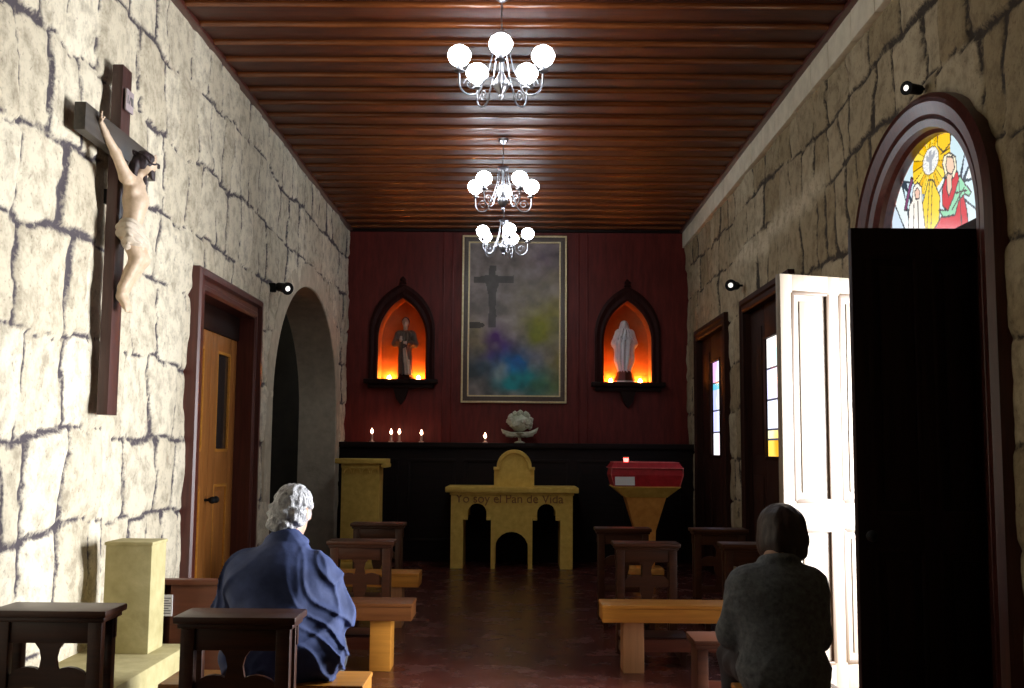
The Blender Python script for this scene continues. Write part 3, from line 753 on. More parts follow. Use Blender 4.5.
# ================================================================== THINGS
# ---- SDF modelling for figures
class SDF:
    def __init__(s, lo, hi, h, k=0.02):
        s.h = h; s.lo = np.array(lo, float)
        n = np.ceil((np.array(hi) - s.lo) / h).astype(int) + 1
        s.n = n; s.f = np.full(tuple(n), 1.0, np.float32); s.k = k
    def _sub(s, lo, hi):
        a = np.maximum(0, np.floor((np.array(lo) - s.lo) / s.h).astype(int)); b = np.minimum(s.n, np.ceil((np.array(hi) - s.lo) / s.h).astype(int) + 1)
        sl_ = tuple(slice(int(i), int(max(i, j))) for i, j in zip(a, b))
        ax = [s.lo[i] + s.h * np.arange(sl_[i].start, sl_[i].stop) for i in range(3)]
        return sl_, np.meshgrid(*ax, indexing='ij')
    def _mix(s, sl_, d, k):
        f = s.f[sl_]; k = s.k if k is None else k
        if k <= 0: s.f[sl_] = np.minimum(f, d); return
        hh = np.clip(0.5 + 0.5 * (f - d) / k, 0, 1)
        s.f[sl_] = f * (1 - hh) + d * hh - k * hh * (1 - hh)
    def cap(s, a, b, ra, rb=None, k=None):
        rb = ra if rb is None else rb
        a = np.array(a, float); b = np.array(b, float); m = max(ra, rb) + 0.08
        sl_, (X, Y_, Z_) = s._sub(np.minimum(a, b) - m, np.maximum(a, b) + m)
        if X.size == 0: return s
        ab = b - a; t_ = np.clip(((X - a[0]) * ab[0] + (Y_ - a[1]) * ab[1] + (Z_ - a[2]) * ab[2]) / max(1e-9, ab @ ab), 0, 1)
        d = np.sqrt((X - a[0] - t_ * ab[0]) ** 2 + (Y_ - a[1] - t_ * ab[1]) ** 2 + (Z_ - a[2] - t_ * ab[2]) ** 2) - (ra + (rb - ra) * t_)
        s._mix(sl_, d, k); return s
    def chain(s, pts, rs, k=None):
        for i in range(len(pts) - 1): s.cap(pts[i], pts[i + 1], rs[i], rs[i + 1], k)
        return s
    def _ell(s, c, r, rot):
        c = np.array(c, float); r = np.array(r, float); m = r.max() + 0.08
        sl_, (X, Y_, Z_) = s._sub(c - m, c + m)
        P = np.stack([X - c[0], Y_ - c[1], Z_ - c[2]], -1)
        if rot is not None: P = P @ np.array(Euler(rot).to_matrix())
        k0 = np.sqrt(((P / r) ** 2).sum(-1)); k1 = np.sqrt(((P / (r * r)) ** 2).sum(-1))
        return sl_, k0 * (k0 - 1) / np.maximum(k1, 1e-6)
    def ell(s, c, r, rot=None, k=None):
        sl_, d = s._ell(c, r, rot)
        if d.size: s._mix(sl_, d, k)
        return s
    def cut_ell(s, c, r, rot=None):
        sl_, d = s._ell(c, r, rot); s.f[sl_] = np.maximum(s.f[sl_], -d); return s
    def cut(s, fn):
        ax = [s.lo[i] + s.h * np.arange(s.n[i]) for i in range(3)]
        X, Y_, Z_ = np.meshgrid(*ax, indexing='ij')
        s.f = np.maximum(s.f, fn(X, Y_, Z_)).astype(np.float32); return s
    def warp(s, fn):
        ax = [s.lo[i] + s.h * np.arange(s.n[i]) for i in range(3)]
        X, Y_, Z_ = np.meshgrid(*ax, indexing='ij')
        near = np.abs(s.f) < 0.08
        s.f[near] += fn(X[near], Y_[near], Z_[near]).astype(np.float32); return s
    def mesh(s, name):
        F = s.f.copy(); F[0] = F[-1] = 1; F[:, 0] = F[:, -1] = 1; F[:, :, 0] = F[:, :, -1] = 1
        ins = F < 0; sh = tuple(np.array(F.shape) - 1)
        cnt = np.zeros(sh, int); acc = np.zeros(sh + (3,)); num = np.zeros(sh)
        def S(A, o): return A[o[0]:o[0] + sh[0], o[1]:o[1] + sh[1], o[2]:o[2] + sh[2]]
        cor = [(i, j, k) for i in (0, 1) for j in (0, 1) for k in (0, 1)]
        for o in cor: cnt += S(ins, o)
        for o in cor:
            for axx in range(3):
                if o[axx] == 0:
                    o2 = list(o); o2[axx] = 1
                    a, b = S(F, o), S(F, o2); cr_ = (a < 0) != (b < 0)
                    t_ = np.where(cr_, a / np.where(cr_, a - b, 1), 0)
                    for q in range(3):
                        acc[..., q] += np.where(cr_, o[q] + (t_ if q == axx else 0), 0)
                    num += cr_
        act = (cnt > 0) & (cnt < 8)
        idx = np.full(sh, -1); idx[act] = np.arange(act.sum())
        base = np.argwhere(act)
        V = s.lo + s.h * (base + acc[act] / num[act][:, None])
        Q = []
        for axx in range(3):
            b, c = (axx + 1) % 3, (axx + 2) % 3
            A = np.take(ins, range(0, F.shape[axx] - 1), axx); B = np.take(ins, range(1, F.shape[axx]), axx)
            e = np.argwhere(A != B)
            e = e[(e[:, b] > 0) & (e[:, c] > 0) & (e[:, b] < F.shape[b] - 1) & (e[:, c] < F.shape[c] - 1)]
            def at(db, dc):
                q = e.copy(); q[:, b] += db; q[:, c] += dc
                return idx[q[:, 0], q[:, 1], q[:, 2]]
            quad = np.stack([at(-1, -1), at(0, -1), at(0, 0), at(-1, 0)], 1)
            fl2 = ~A[e[:, 0], e[:, 1], e[:, 2]]
            quad[fl2] = quad[fl2][:, ::-1]
            Q.append(quad)
        return np_mesh(name, V, np.concatenate(Q))
    def build(s, name, m, parent=None):
        return finish(name, s.mesh(name), m, parent, 180)

# ---- crucifix on the left wall
cx = thing('crucifix', (XL + 0.015, 5.66, 1.59), 'large dark wooden crucifix with a carved figure hung high on the pale stone wall', 'crucifix')
t = MB(); t.bb(0.035, 0.095, -0.068, 0.068, 0, 1.93, 0.006)
t.build('cross_upright', M['cross'], cx)
t = MB(); t.bb(0.045, 0.105, -0.55, 0.48, 1.41, 1.555, 0.006)
t.build('crossbeam', M['cross_beam'], cx)
t = MB()
t.bb(0.0, 0.04, -0.02, 0.02, 1.16, 1.24)
t.build('wall_bracket', M['black'], cx)
t = MB(); t.bb(0.105, 0.115, -0.055, 0.055, 1.68, 1.80, 0.002)
pq = t.build('title_plaque', M['plaque'], cx)
t = MB()
for k, (a, b) in enumerate(((-0.035, -0.035), (-0.018, 0.006), (0.018, 0.018), (0.036, 0.036))): t.tube([(0.116, a, 1.72), (0.116, b, 1.765)], 0.003, 5)
t.build('letters', M['ink'], pq)
def L(*a): return np.array(a)
fg = SDF((0.03, -0.62, 0.45), (0.50, 0.60, 1.66), 0.0065, 0.018)
sh_l, sh_r = L(0.185, -0.115, 1.275), L(0.185, 0.085, 1.275)
fg.chain([L(0.18, 0.0, 0.985), L(0.20, -0.005, 1.06), L(0.21, -0.01, 1.15), L(0.20, -0.015, 1.24)], [0.066, 0.060, 0.078, 0.066])
fg.ell((0.215, -0.058, 1.205), (0.040, 0.055, 0.045)); fg.ell((0.215, 0.032, 1.205), (0.040, 0.055, 0.045))
fg.cap(sh_l, sh_r, 0.042, 0.042, 0.03)
fg.chain([sh_l, L(0.165, -0.23, 1.385), L(0.14, -0.345, 1.475), L(0.135, -0.385, 1.51)], [0.040, 0.030, 0.021, 0.020])
fg.chain([sh_r, L(0.165, 0.21, 1.385), L(0.14, 0.325, 1.475), L(0.135, 0.365, 1.51)], [0.040, 0.030, 0.021, 0.020])
for sgn in (-1, 1):
    hb = L(0.137, sgn * 0.395 - 0.012, 1.518)
    for q in range(4):
        an = -0.5 + 0.33 * q
        tip = hb + L(0.012, sgn * (0.045 + 0.006 * (q in (1, 2))) * math.cos(an), 0.05 * math.sin(an) + 0.028)
        fg.chain([hb, (hb + tip) / 2 + L(0.006, 0, 0), tip + L(0.014, 0, 0)], [0.010, 0.0075, 0.006], 0.006)
    fg.chain([hb, hb + L(0.022, sgn * -0.006, 0.034)], [0.009, 0.006], 0.006)
fg.chain([L(0.20, -0.01, 1.29), L(0.235, 0.0, 1.345)], [0.033, 0.03])
fg.ell((0.262, 0.012, 1.385), (0.058, 0.050, 0.066), (0, 0.5, 0.3))
fg.ell((0.308, 0.028, 1.372), (0.014, 0.010, 0.016), None, 0.012)
for sgn, kx in ((-1, 0.0), (1, 0.012)):
    fg.chain([L(0.175, sgn * 0.042, 0.97), L(0.235 + kx, sgn * 0.03 + 0.02, 0.80), L(0.165, sgn * 0.022 - 0.015, 0.62), L(0.145 + kx, sgn * 0.012 - 0.02, 0.565)], [0.062, 0.045, 0.030, 0.024])
    fg.ell((0.20, sgn * 0.026 + 0.0, 0.715), (0.034, 0.032, 0.07), (0, 0.5, 0))
    fb = L(0.155 + kx, sgn * 0.016 - 0.02, 0.555)
    fg.chain([fb, fb + L(0.03, -0.002, -0.055)], [0.024, 0.019])
    for q in range(5): fg.chain([fb + L(0.03, sgn * (q - 2) * 0.007, -0.05), fb + L(0.042, sgn * (q - 2) * 0.009, -0.085)], [0.008, 0.006], 0.005)
body = fg.build('figure', M['corpus'], cx); body.scale = (0.86, 0.93, 0.90); body.location = (-0.005, -0.005, 0.135)
hr = SDF((0.15, -0.10, 1.20), (0.40, 0.14, 1.52), 0.006, 0.012)
hr.ell((0.246, 0.008, 1.404), (0.072, 0.066, 0.068), (0, 0.5, 0.3)); hr.chain([L(0.215, -0.045, 1.39), L(0.215, -0.05, 1.30)], [0.026, 0.016]); hr.chain([L(0.225, 0.058, 1.385), L(0.235, 0.062, 1.29)], [0.026, 0.016]); hr.cap(L(0.19, 0.0, 1.37), L(0.175, 0.0, 1.29), 0.04, 0.02)
hr.cut_ell((0.335, 0.03, 1.365), (0.050, 0.036, 0.055), (0, 0.5, 0.3))
hr.cap(L(0.29, 0.02, 1.335), L(0.30, 0.02, 1.305), 0.024, 0.012)
hr.warp(lambda x, y, z: 0.010 * noise3(x * 60, y * 60, z * 25, 3))
hr.build('hair', M['corpus_hair'], body)
cr_ = MB()
for q in range(3): cr_.tube([(0.258 + 0.066 * math.cos(a) * 0.95, 0.012 + 0.066 * math.sin(a + q), 1.420 + 0.012 * math.sin(3 * a + q * 2) - 0.03 * math.cos(a)) for a in np.linspace(0, 2 * PI, 25)], 0.006, 5)
cr_.build('thorn_crown', M['corpus_hair'], body)
lc = SDF((0.06, -0.16, 0.80), (0.36, 0.16, 1.08), 0.006, 0.02)
lc.cap(L(0.185, -0.042, 0.965), L(0.185, 0.042, 0.965), 0.074); lc.cap(L(0.21, -0.03, 0.90), L(0.215, 0.05, 0.90), 0.062, 0.064); lc.chain([L(0.20, -0.09, 0.98), L(0.215, -0.105, 0.90), L(0.20, -0.10, 0.84)], [0.026, 0.022, 0.014])
lc.warp(lambda x, y, z: 0.012 * np.sin(z * 130 + y * 50 + 4 * noise3(x * 10, y * 10, z * 10, 8)) * 0.6)
lc.build('loincloth', M['loincloth'], body)

# ---- chandeliers
def make_chandelier(loc, drop, label):
    c = thing('chandelier', loc, label, 'chandelier', 'lit chandeliers down the nave')
    b = MB(); b.lathe([(0.012, drop - 0.005), (0.05, drop - 0.01), (0.045, drop - 0.035), (0.014, drop - 0.06)]); b.build('ceiling_rose', M['iron'], c)
    b = MB(); b.tube([(0, 0, drop - 0.05), (0, 0, 0.19)], 0.004, 6)
    zz = 0.2
    while zz < drop - 0.06: b.ball((0, 0, zz), (0.008, 0.005, 0.016), 1); zz += 0.03
    b.build('chain', M['iron'], c)
    b = MB(); b.lathe([(0.004, 0.20), (0.05, 0.185), (0.055, 0.165), (0.02, 0.15), (0.012, 0.10), (0.018, 0.02), (0.012, -0.05), (0.03, -0.10), (0.05, -0.13), (0.05, -0.16), (0.03, -0.19), (0.012, -0.21), (0.018, -0.225), (0.004, -0.245)])
    b.build('stem', M['iron'], c)
    for k in range(5):
        an = -PI / 2 + k * 2 * PI / 5
        ca, sa = math.cos(an), math.sin(an)
        pt = lambda r, z: (r * ca, r * sa, z)
        a = MB()
        pth = [pt(0.03, -0.14)]
        for q in range(13):
            th = PI * 0.75 - q / 12 * (PI * 0.75 - 0) - 0.0
            # loop under the cup
            th = PI + q / 12 * PI
            pth.append(pt(0.205 + 0.075 * math.cos(th), -0.15 + 0.085 * math.sin(th)))
        pth[0] = pt(0.045, -0.10); pth.insert(1, pt(0.10, -0.115))
        pth.append(pt(0.28, -0.085))
        a.tube(pth, 0.0062, 8)
        # inner curl and upper brace
        a.tube([pt(0.205 + (0.045 - 0.0025 * q) * math.cos(q * 0.6), -0.165 + (0.045 - 0.0025 * q) * math.sin(q * 0.6)) for q in range(15)], 0.004, 6)
        a.tube([pt(0.045, 0.165), pt(0.06, 0.05), pt(0.085, -0.06), pt(0.12, -0.125)], 0.0045, 6)
        am_ = a.build('arm', M['iron'], c)
        u = MB(); u.lathe([(0.010, -0.10), (0.034, -0.088), (0.034, -0.082), (0.016, -0.078), (0.016, -0.045), (0.012, -0.043)], pt(0.28, 0)); u.build('candle_cup', M['iron'], am_)
        g_ = MB(); g_.lathe([(0.012, -0.055), (0.030, -0.050), (0.058, -0.028), (0.074, 0.004), (0.074, 0.028), (0.058, 0.058), (0.030, 0.077), (0.006, 0.082)], pt(0.28, 0), 14); g_.build('bulb', M['bulb'], am_)
    return c
ch = make_chandelier((-0.125, 6.55, 3.90), 0.465, 'largest lit chandelier nearest the camera under the dark ceiling')
place_copy(ch, (-0.16, 9.72, 3.90), 'lit chandelier second along the ceiling between the other two in view', 0.6)
place_copy(ch, (-0.185, 12.0, 3.90), 'lit chandelier hanging right in front of the big painting', 0.25)

# ---- painting
pa = thing('painting', (-0.064, YB, 2.04), 'tall framed oil painting of a cross over blue and green figures on the altar wall', 'painting')
pw, ph = 1.41, 2.26
f = MB()
po = [(-pw / 2, 0), (pw / 2, 0), (pw / 2, ph), (-pw / 2, ph), (-pw / 2, 0)]
def fr_path(i): return [(-pw / 2 + i, i), (pw / 2 - i, i), (pw / 2 - i, ph - i), (-pw / 2 + i, ph - i), (-pw / 2 + i, i)]
f.sweep_strip(fr_path(0.025), fr_path(0.085), lambda a, b, h: (a, -h, b), [(0, 0.02), (0.0, 0.045), (0.5, 0.05), (1.0, 0.05)])
f.build('frame', M['gilt_dark'], pa)
f = MB()
f.sweep_strip(fr_path(0), fr_path(0.028), lambda a, b, h: (a, -h, b), [(0, 0.04), (0.1, 0.06), (0.9, 0.06), (1.0, 0.0)])
f.sweep_strip(fr_path(0.083), fr_path(0.105), lambda a, b, h: (a, -h, b), [(0, 0.015), (0.1, 0.052), (0.9, 0.052), (1.0, 0.02)])
f.build('gilt_edge', M['gold'], pa)
def canvas(u, v):
    s = (u + pw / 2) / pw; t_ = 1 - v / ph     # 0..1 left to right, top to bottom
    c = np.tile(np.array([[0.115, 0.10, 0.095]]), (len(u), 1)) * (1 + 1.0 * fbm2(u * 4, v * 4, 2, 5))[:, None]
    def blob(a, b, ra, rb, colr, w_=1.0, sd=1):
        d = ((s - a) / ra) ** 2 + ((t_ - b) / rb) ** 2 + 1.3 * fbm2(u * 4 + sd, v * 4, sd, 3)
        k = np.clip(np.exp(-d * 1.1) * w_, 0, 1)[:, None]
        c[:] = c * (1 - k) + np.array(colr) * k
    blob(0.8, 0.15, 0.15, 0.10, (0.07, 0.05, 0.075), 0.8, 3)
    blob(0.85, 0.45, 0.3, 0.2, (0.13, 0.115, 0.06), 0.8, 4)
    blob(0.75, 0.56, 0.16, 0.09, (0.085, 0.09, 0.012), 1.0, 5)
    blob(0.30, 0.66, 0.16, 0.10, (0.035, 0.012, 0.06), 1.1, 6)
    blob(0.12, 0.62, 0.13, 0.16, (0.12, 0.10, 0.07), 0.8, 7)
    blob(0.15, 0.83, 0.2, 0.10, (0.03, 0.035, 0.035), 0.9, 8)
    blob(0.52, 0.77, 0.22, 0.09, (0.02, 0.075, 0.19), 1.1, 9)
    blob(0.60, 0.87, 0.25, 0.08, (0.02, 0.12, 0.13), 1.0, 10)
    blob(0.36, 0.82, 0.08, 0.07, (0.16, 0.19, 0.19), 0.8, 11)
    blob(0.85, 0.90, 0.2, 0.10, (0.045, 0.08, 0.025), 0.9, 12)
    blob(0.92, 0.74, 0.12, 0.12, (0.13, 0.115, 0.05), 0.8, 13)
    n_ = 0.012 * fbm2(u * 12, v * 12, 20, 2)
    kx = ((np.abs(s - 0.29 + n_) < 0.035) & (t_ > 0.18) & (t_ < 0.55)) | ((np.abs(t_ - 0.265 + n_) < 0.022) & (s > 0.11) & (s < 0.49)) | ((np.abs(s - 0.29 + n_) < 0.07 * (1 - (t_ - 0.27) * 6)) & (t_ > 0.27) & (t_ < 0.40))
    c[kx] = c[kx] * 0.25 + np.array([0.020, 0.020, 0.018]) * 0.75
    fgm = ((s - 0.12) / 0.10) ** 2 + ((t_ - 0.54) / 0.02) ** 2 < 1
    c[fgm] = (0.03, 0.025, 0.02)
    m_ = c.mean(1, keepdims=True)
    c = (m_ + (c - m_) * 1.5) * (1 + 0.55 * fbm2(u * 9, v * 9, 31, 4))[:, None]
    return np.clip(c * 2.0, 0.006, 1)
pigment_grid('canvas', pa, M['canvas'], lambda u, v: (u, 0 * u - 0.024, v), -pw / 2 + 0.09, pw / 2 - 0.09, 0.09, ph - 0.09, 110, 176, canvas)

# ---- niches
def make_niche(cx_, z0, label):
    n = thing('niche', (cx_, YB, z0), label, 'niche', 'pointed niches either side of the painting')
    dp = 0.36; lp = pointed(0, 0, NW, NH)
    m = MB(); fr = [m.bm.verts.new((a, 0.0, b)) for a, b in lp]; bk_ = [m.bm.verts.new((a, dp, b)) for a, b in lp]
    for k in range(len(lp)): m.bm.faces.new((fr[k], fr[(k + 1) % len(lp)], bk_[(k + 1) % len(lp)], bk_[k]))
    m.bm.faces.new(bk_)
    sh_ = m.build('recess', M['niche'], n)
    m = MB()
    o_, i_ = pointed(0, 0, NW + 0.24, NH + 0.19), lp
    # open path from bottom right round the arch to bottom left
    po_ = o_[1:] + [o_[0]]; pi_ = i_[1:] + [i_[0]]
    m.sweep_strip(po_, pi_, lambda a, b, h: (a, -h, b), [(0, 0.0), (0, 0.03), (0.2, 0.045), (0.45, 0.03), (0.75, 0.05), (1.0, 0.035), (1.0, 0.0)])
    m.lathe([(0.005, 0.0), (0.04, 0.01), (0.05, 0.03), (0.03, 0.05), (0.045, 0.075), (0.01, 0.12)], (0, -0.02, NH + 0.17), 10)
    m.build('surround', M['niche_wood'], n)
    m = MB(); m.bb(-NW / 2 - 0.17, NW / 2 + 0.17, -0.16, 0.0, -0.06, 0.0, 0.012); m.bb(-NW / 2 - 0.12, NW / 2 + 0.12, -0.11, 0, -0.12, -0.06, 0.02)
    m.plate([[(-0.10, -0.12), (-0.06, -0.26), (0, -0.34), (0.06, -0.26), (0.10, -0.12)]], lambda a, b: (a, 0.0, b), (0, -0.09, 0))
    m.build('ledge', M['dark_door'], n)
    for sx in (-0.2, 0.2):
        q = MB(); q.lathe([(0.004, 0.0), (0.028, 0.002), (0.030, 0.02), (0.022, 0.05), (0.005, 0.07)], (sx, 0.28, 0.005), 10)
        q.build('uplight', M['niche_lamp'], n)
    return n
n1 = make_niche(*NICHES[0], 'glowing pointed niche holding the dark robed statue left of the painting')
n2 = place_copy(n1, (NICHES[1][0], YB, NICHES[1][1]), 'glowing pointed niche holding the white statue right of the painting')

# ---- statues
def statue_dark(loc):
    s = thing('statue', loc, 'small dark robed statue of a standing man in the left niche', 'statue')
    b = MB(); b.lathe([(0.12, 0), (0.125, 0.03), (0.105, 0.05), (0.10, 0.085)], seg=8); b.build('base', M['dark_door'], s)
    g = SDF((-0.22, -0.2, 0.06), (0.22, 0.2, 0.90), 0.0075, 0.03)
    g.chain([L(0, 0.0, 0.08), L(0, 0, 0.30), L(0, 0, 0.46), L(0, 0, 0.60)], [0.098, 0.082, 0.078, 0.074]); g.cap(L(-0.075, 0, 0.63), L(0.075, 0, 0.63), 0.045)
    g.chain([L(-0.10, 0.0, 0.62), L(-0.135, -0.01, 0.50), L(-0.07, -0.09, 0.535)], [0.042, 0.038, 0.028]); g.chain([L(0.10, 0, 0.62), L(0.13, -0.02, 0.49), L(0.05, -0.09, 0.50)], [0.042, 0.038, 0.028])
    g.warp(lambda x, y, z: 0.009 * np.sin(np.arctan2(y, x) * 11 + 6 * noise3(x * 6, y * 6, z * 4, 1)))
    rb = g.build('robe', M['robe_dark'], s)
    g = SDF((-0.14, -0.2, 0.06), (0.16, 0.05, 0.60), 0.0075, 0.02)
    g.chain([L(0.0, -0.075, 0.42), L(0.03, -0.075, 0.25), L(0.05, -0.085, 0.09)], [0.02, 0.036, 0.05]); g.warp(lambda x, y, z: 0.008 * np.sin(x * 160 + z * 20))
    g.build('mantle', M['robe_pale'], s)
    g = SDF((-0.16, -0.2, 0.42), (0.16, 0.14, 0.92), 0.0065, 0.012)
    g.cap(L(0, 0, 0.64), L(0, -0.01, 0.73), 0.028); g.ell((0, -0.012, 0.785), (0.046, 0.055, 0.064)); g.ell((0, -0.068, 0.78), (0.008, 0.012, 0.014)); g.ell((0, -0.04, 0.735), (0.03, 0.028, 0.035))
    g.ell((-0.05, -0.105, 0.54), (0.022, 0.018, 0.028)); g.ell((0.03, -0.105, 0.50), (0.022, 0.018, 0.028))
    for q in range(4): g.chain([L(-0.05 + q * 0.008 - 0.012, -0.11, 0.55), L(-0.045 + q * 0.008 - 0.012, -0.118, 0.59)], [0.007, 0.005], 0.004)
    for q in range(4): g.chain([L(0.02, -0.108, 0.49 + q * 0.009), L(-0.015, -0.118, 0.49 + q * 0.009)], [0.007, 0.005], 0.004)
    g.build('figure', M['statue_skin'], s)
    g = SDF((-0.12, -0.1, 0.66), (0.12, 0.12, 0.90), 0.0065, 0.01); g.ell((0, 0.008, 0.80), (0.054, 0.056, 0.062)); g.cap(L(0, 0.03, 0.77), L(0, 0.035, 0.71), 0.04, 0.03); g.cut_ell((0, -0.055, 0.78), (0.045, 0.05, 0.06)); g.warp(lambda x, y, z: 0.006 * noise3(x * 90, y * 90, z * 40, 2))
    g.build('hair', M['corpus_hair'], s)
    return s
statue_dark((NICHES[0][0] + 0.025, YB + 0.17, NICHES[0][1]))
def statue_white(loc):
    s = thing('statue', loc, 'small white veiled statue of a praying woman on a red base in the right niche', 'statue')
    b = MB(); b.lathe([(0.155, 0), (0.158, 0.025), (0.145, 0.035)], seg=8); b.build('base', M['white_stone'], s)
    b = MB(); b.lathe([(0.15, 0.03), (0.13, 0.07), (0.105, 0.14), (0.09, 0.165)], seg=8); b.build('pedestal', M['maroon'], s)
    g = SDF((-0.24, -0.22, 0.13), (0.24, 0.22, 0.92), 0.0075, 0.03)
    g.chain([L(0, 0, 0.17), L(0, 0, 0.32), L(0, 0, 0.50), L(0, 0, 0.64)], [0.088, 0.125, 0.128, 0.105])
    g.chain([L(0, 0.0, 0.66), L(0, 0.01, 0.74), L(0, 0.01, 0.80)], [0.095, 0.066, 0.058])
    for sx in (-1, 1): g.chain([L(sx * 0.085, 0, 0.68), L(sx * 0.12, -0.01, 0.54), L(sx * 0.05, -0.125, 0.585)], [0.045, 0.045, 0.028])
    g.cut_ell((0, -0.085, 0.785), (0.042, 0.06, 0.06))
    g.warp(lambda x, y, z: 0.012 * np.sin(np.arctan2(y, x) * 13 + 7 * noise3(x * 6, y * 6, z * 4, 4)) * (z < 0.74))
    g.build('veil_and_robe', M['white_stone'], s)
    g = SDF((-0.1, -0.24, 0.50), (0.1, 0.1, 0.90), 0.0065, 0.01)
    g.ell((0, -0.018, 0.785), (0.04, 0.05, 0.056)); g.ell((0, -0.068, 0.78), (0.007, 0.01, 0.012)); g.cap(L(0, 0, 0.66), L(0, -0.01, 0.75), 0.026)
    for sx in (-1, 1):
        g.ell((sx * 0.012, -0.145, 0.60), (0.014, 0.016, 0.026))
        for q in range(4): g.chain([L(sx * 0.010, -0.135 - q * 0.008, 0.61), L(sx * 0.005, -0.135 - q * 0.008, 0.655 - abs(q - 1.5) * 0.004)], [0.0065, 0.005], 0.004)
    g.build('figure', M['white_stone'], s)
    return s
statue_white((NICHES[1][0] - 0.025, YB + 0.17, NICHES[1][1]))

# ---- candles on the ledge
def make_candle(loc, h, label):
    c = thing('candle', loc, label, 'candle', 'candles burning on the ledge')
    b = MB(); b.lathe([(0.032, 0), (0.034, 0.008), (0.016, 0.016), (0.015, h), (0.006, h + 0.003)], seg=12); b.build('wax', M['wax'], c)
    b = MB(); b.lathe([(0.004, h + 0.004), (0.018, h + 0.02), (0.019, h + 0.032), (0.010, h + 0.055), (0.002, h + 0.075)], seg=10); b.build('flame', M['flame'], c)
    return c
k1 = make_candle((-1.905, 13.72, 1.51), 0.105, 'burning candle at the far left end of the black ledge, tallest')
make_candle((-1.655, 13.72, 1.51), 0.098, 'burning candle left of the close pair in the ledge group')
make_candle((-1.55, 13.74, 1.51), 0.102, 'burning candle third from left standing close beside its neighbour')
make_candle((-1.26, 13.72, 1.51), 0.092, 'burning candle standing apart to the right of the close pair')
k5 = make_candle((-0.425, 13.58, 1.51), 0.055, 'short bright candle burning alone on the ledge beside the flower arrangement')
# ---- flower arrangement on the ledge behind the altar
fa = thing('flower_arrangement', (0.02, 13.72, 1.51), 'pale round bouquet with spreading leaves on the ledge above the altar', 'flowers')
b = MB(); b.lathe([(0.07, 0), (0.07, 0.012), (0.02, 0.03), (0.02, 0.07), (0.10, 0.11), (0.115, 0.13), (0.10, 0.13)], seg=16); b.build('bowl', M['leaf'], fa)
b = MB(); rng = random.Random(3)
for k in range(46):
    th = rng.uniform(0, 2 * PI); z_ = rng.uniform(-0.5, 1); r_ = math.sqrt(1 - z_ * z_)
    b.ball((0.145 * r_ * math.cos(th), 0.11 * r_ * math.sin(th), 0.265 + 0.135 * z_), rng.uniform(0.030, 0.045), 1)
b.ball((0, 0, 0.26), (0.13, 0.10, 0.12), 2)
b.build('blossoms', M['petal'], fa)
b = MB()
for (dx, dz, ln) in ((-0.24, 0.10, 0), (-0.2, 0.05, 0), (0.24, 0.12, 0), (0.19, 0.06, 0), (-0.12, 0.06, 0), (0.10, 0.05, 0)):
    for dy in (-0.05, 0.03):
        b.tube([(0.0, dy, 0.13), (dx * 0.5, dy * 1.5, 0.09 + dz * 0.2), (dx * 0.85, dy * 1.5, 0.07 + dz * 0.7), (dx, dy, 0.08 + dz)], [0.012, 0.034, 0.028, 0.003], 7)
b.build('leaves', M['leaf'], fa)

# ---- altar
al = thing('altar', (-0.07, 12.8, 0), 'yellow limestone altar table with arched openings and a carved inscription', 'altar')
b = MB(); b.bb(-0.805, 0.805, -0.05, 0.75, 0.905, 0.972, 0.012); b.bb(-0.75, 0.75, -0.02, 0.72, 0.875, 0.905, 0.008)
b.build('tabletop', M['lime'], al)
def rnd_arch(x0, x1, ztop, n=10, z0=0.0, notch=None):
    cx_, hw = (x0 + x1) / 2, (x1 - x0) / 2; zs = ztop - hw
    if notch:
        zn, dn = notch
        L_ = [(x0 - dn, z0), (x0 - dn, zn), (x0, zn)]; R_ = [(x1, zn), (x1 + dn, zn), (x1 + dn, z0)]
    else:
        L_ = [(x0, z0)]; R_ = [(x1, z0)]
    return L_ + [(cx_ - hw * math.cos(PI * k / n), zs + hw * math.sin(PI * k / n)) for k in range(n + 1)] + R_
lft = rnd_arch(-0.53, -0.305, 0.775, notch=(0.60, 0.055)); rgt = rnd_arch(0.305, 0.53, 0.775, notch=(0.60, 0.055)); mid = rnd_arch(-0.20, 0.20, 0.44)
out = [(-0.735, 0.0)] + lft + mid + rgt + [(0.735, 0.0), (0.735, 0.88), (-0.735, 0.88)]
b = MB(); b.plate([out], lambda a, z: (a, 0.0, z), (0, 0.14, 0)); b.build('front_panel', M['lime'], al)
b = MB(); b.plate([out], lambda a, z: (a, 0.56, z), (0, 0.14, 0)); b.build('rear_panel', M['lime'], al)
for sx in (-1, 1):
    b = MB(); b.bb(sx * 0.66 - 0.075, sx * 0.66 + 0.075, 0.139, 0.561, 0, 0.878); b.build('side_panel', M['lime'], al)
    for q in (-0.1375, 0.1375):
        b = MB(); b.bb(sx * 0.417 + q - 0.0275, sx * 0.417 + q + 0.0275, -0.012, 0.02, 0.575, 0.615, 0.008); b.build('capital', M['lime'], al)
cu = bpy.data.curves.new('inscription', 'FONT'); cu.body = 'Yo soy el Pan de Vida'; cu.size = 0.152; cu.extrude = 0.008; cu.align_x = 'CENTER'; cu.space_character = 0.98
tmp = bpy.data.objects.new('inscription', cu); COL.objects.link(tmp)
bpy.context.view_layer.update()
dg = bpy.context.evaluated_depsgraph_get()
me = bpy.data.meshes.new_from_object(tmp.evaluated_get(dg)); bpy.data.objects.remove(tmp)
ins_ = finish('lettering', me, M['lime_dark'], al, 30); ins_.location = (-0.03, -0.006, 0.785); ins_.rotation_euler = (PI / 2, 0, 0)
ins_['label'] = 'carved reddish lettering'

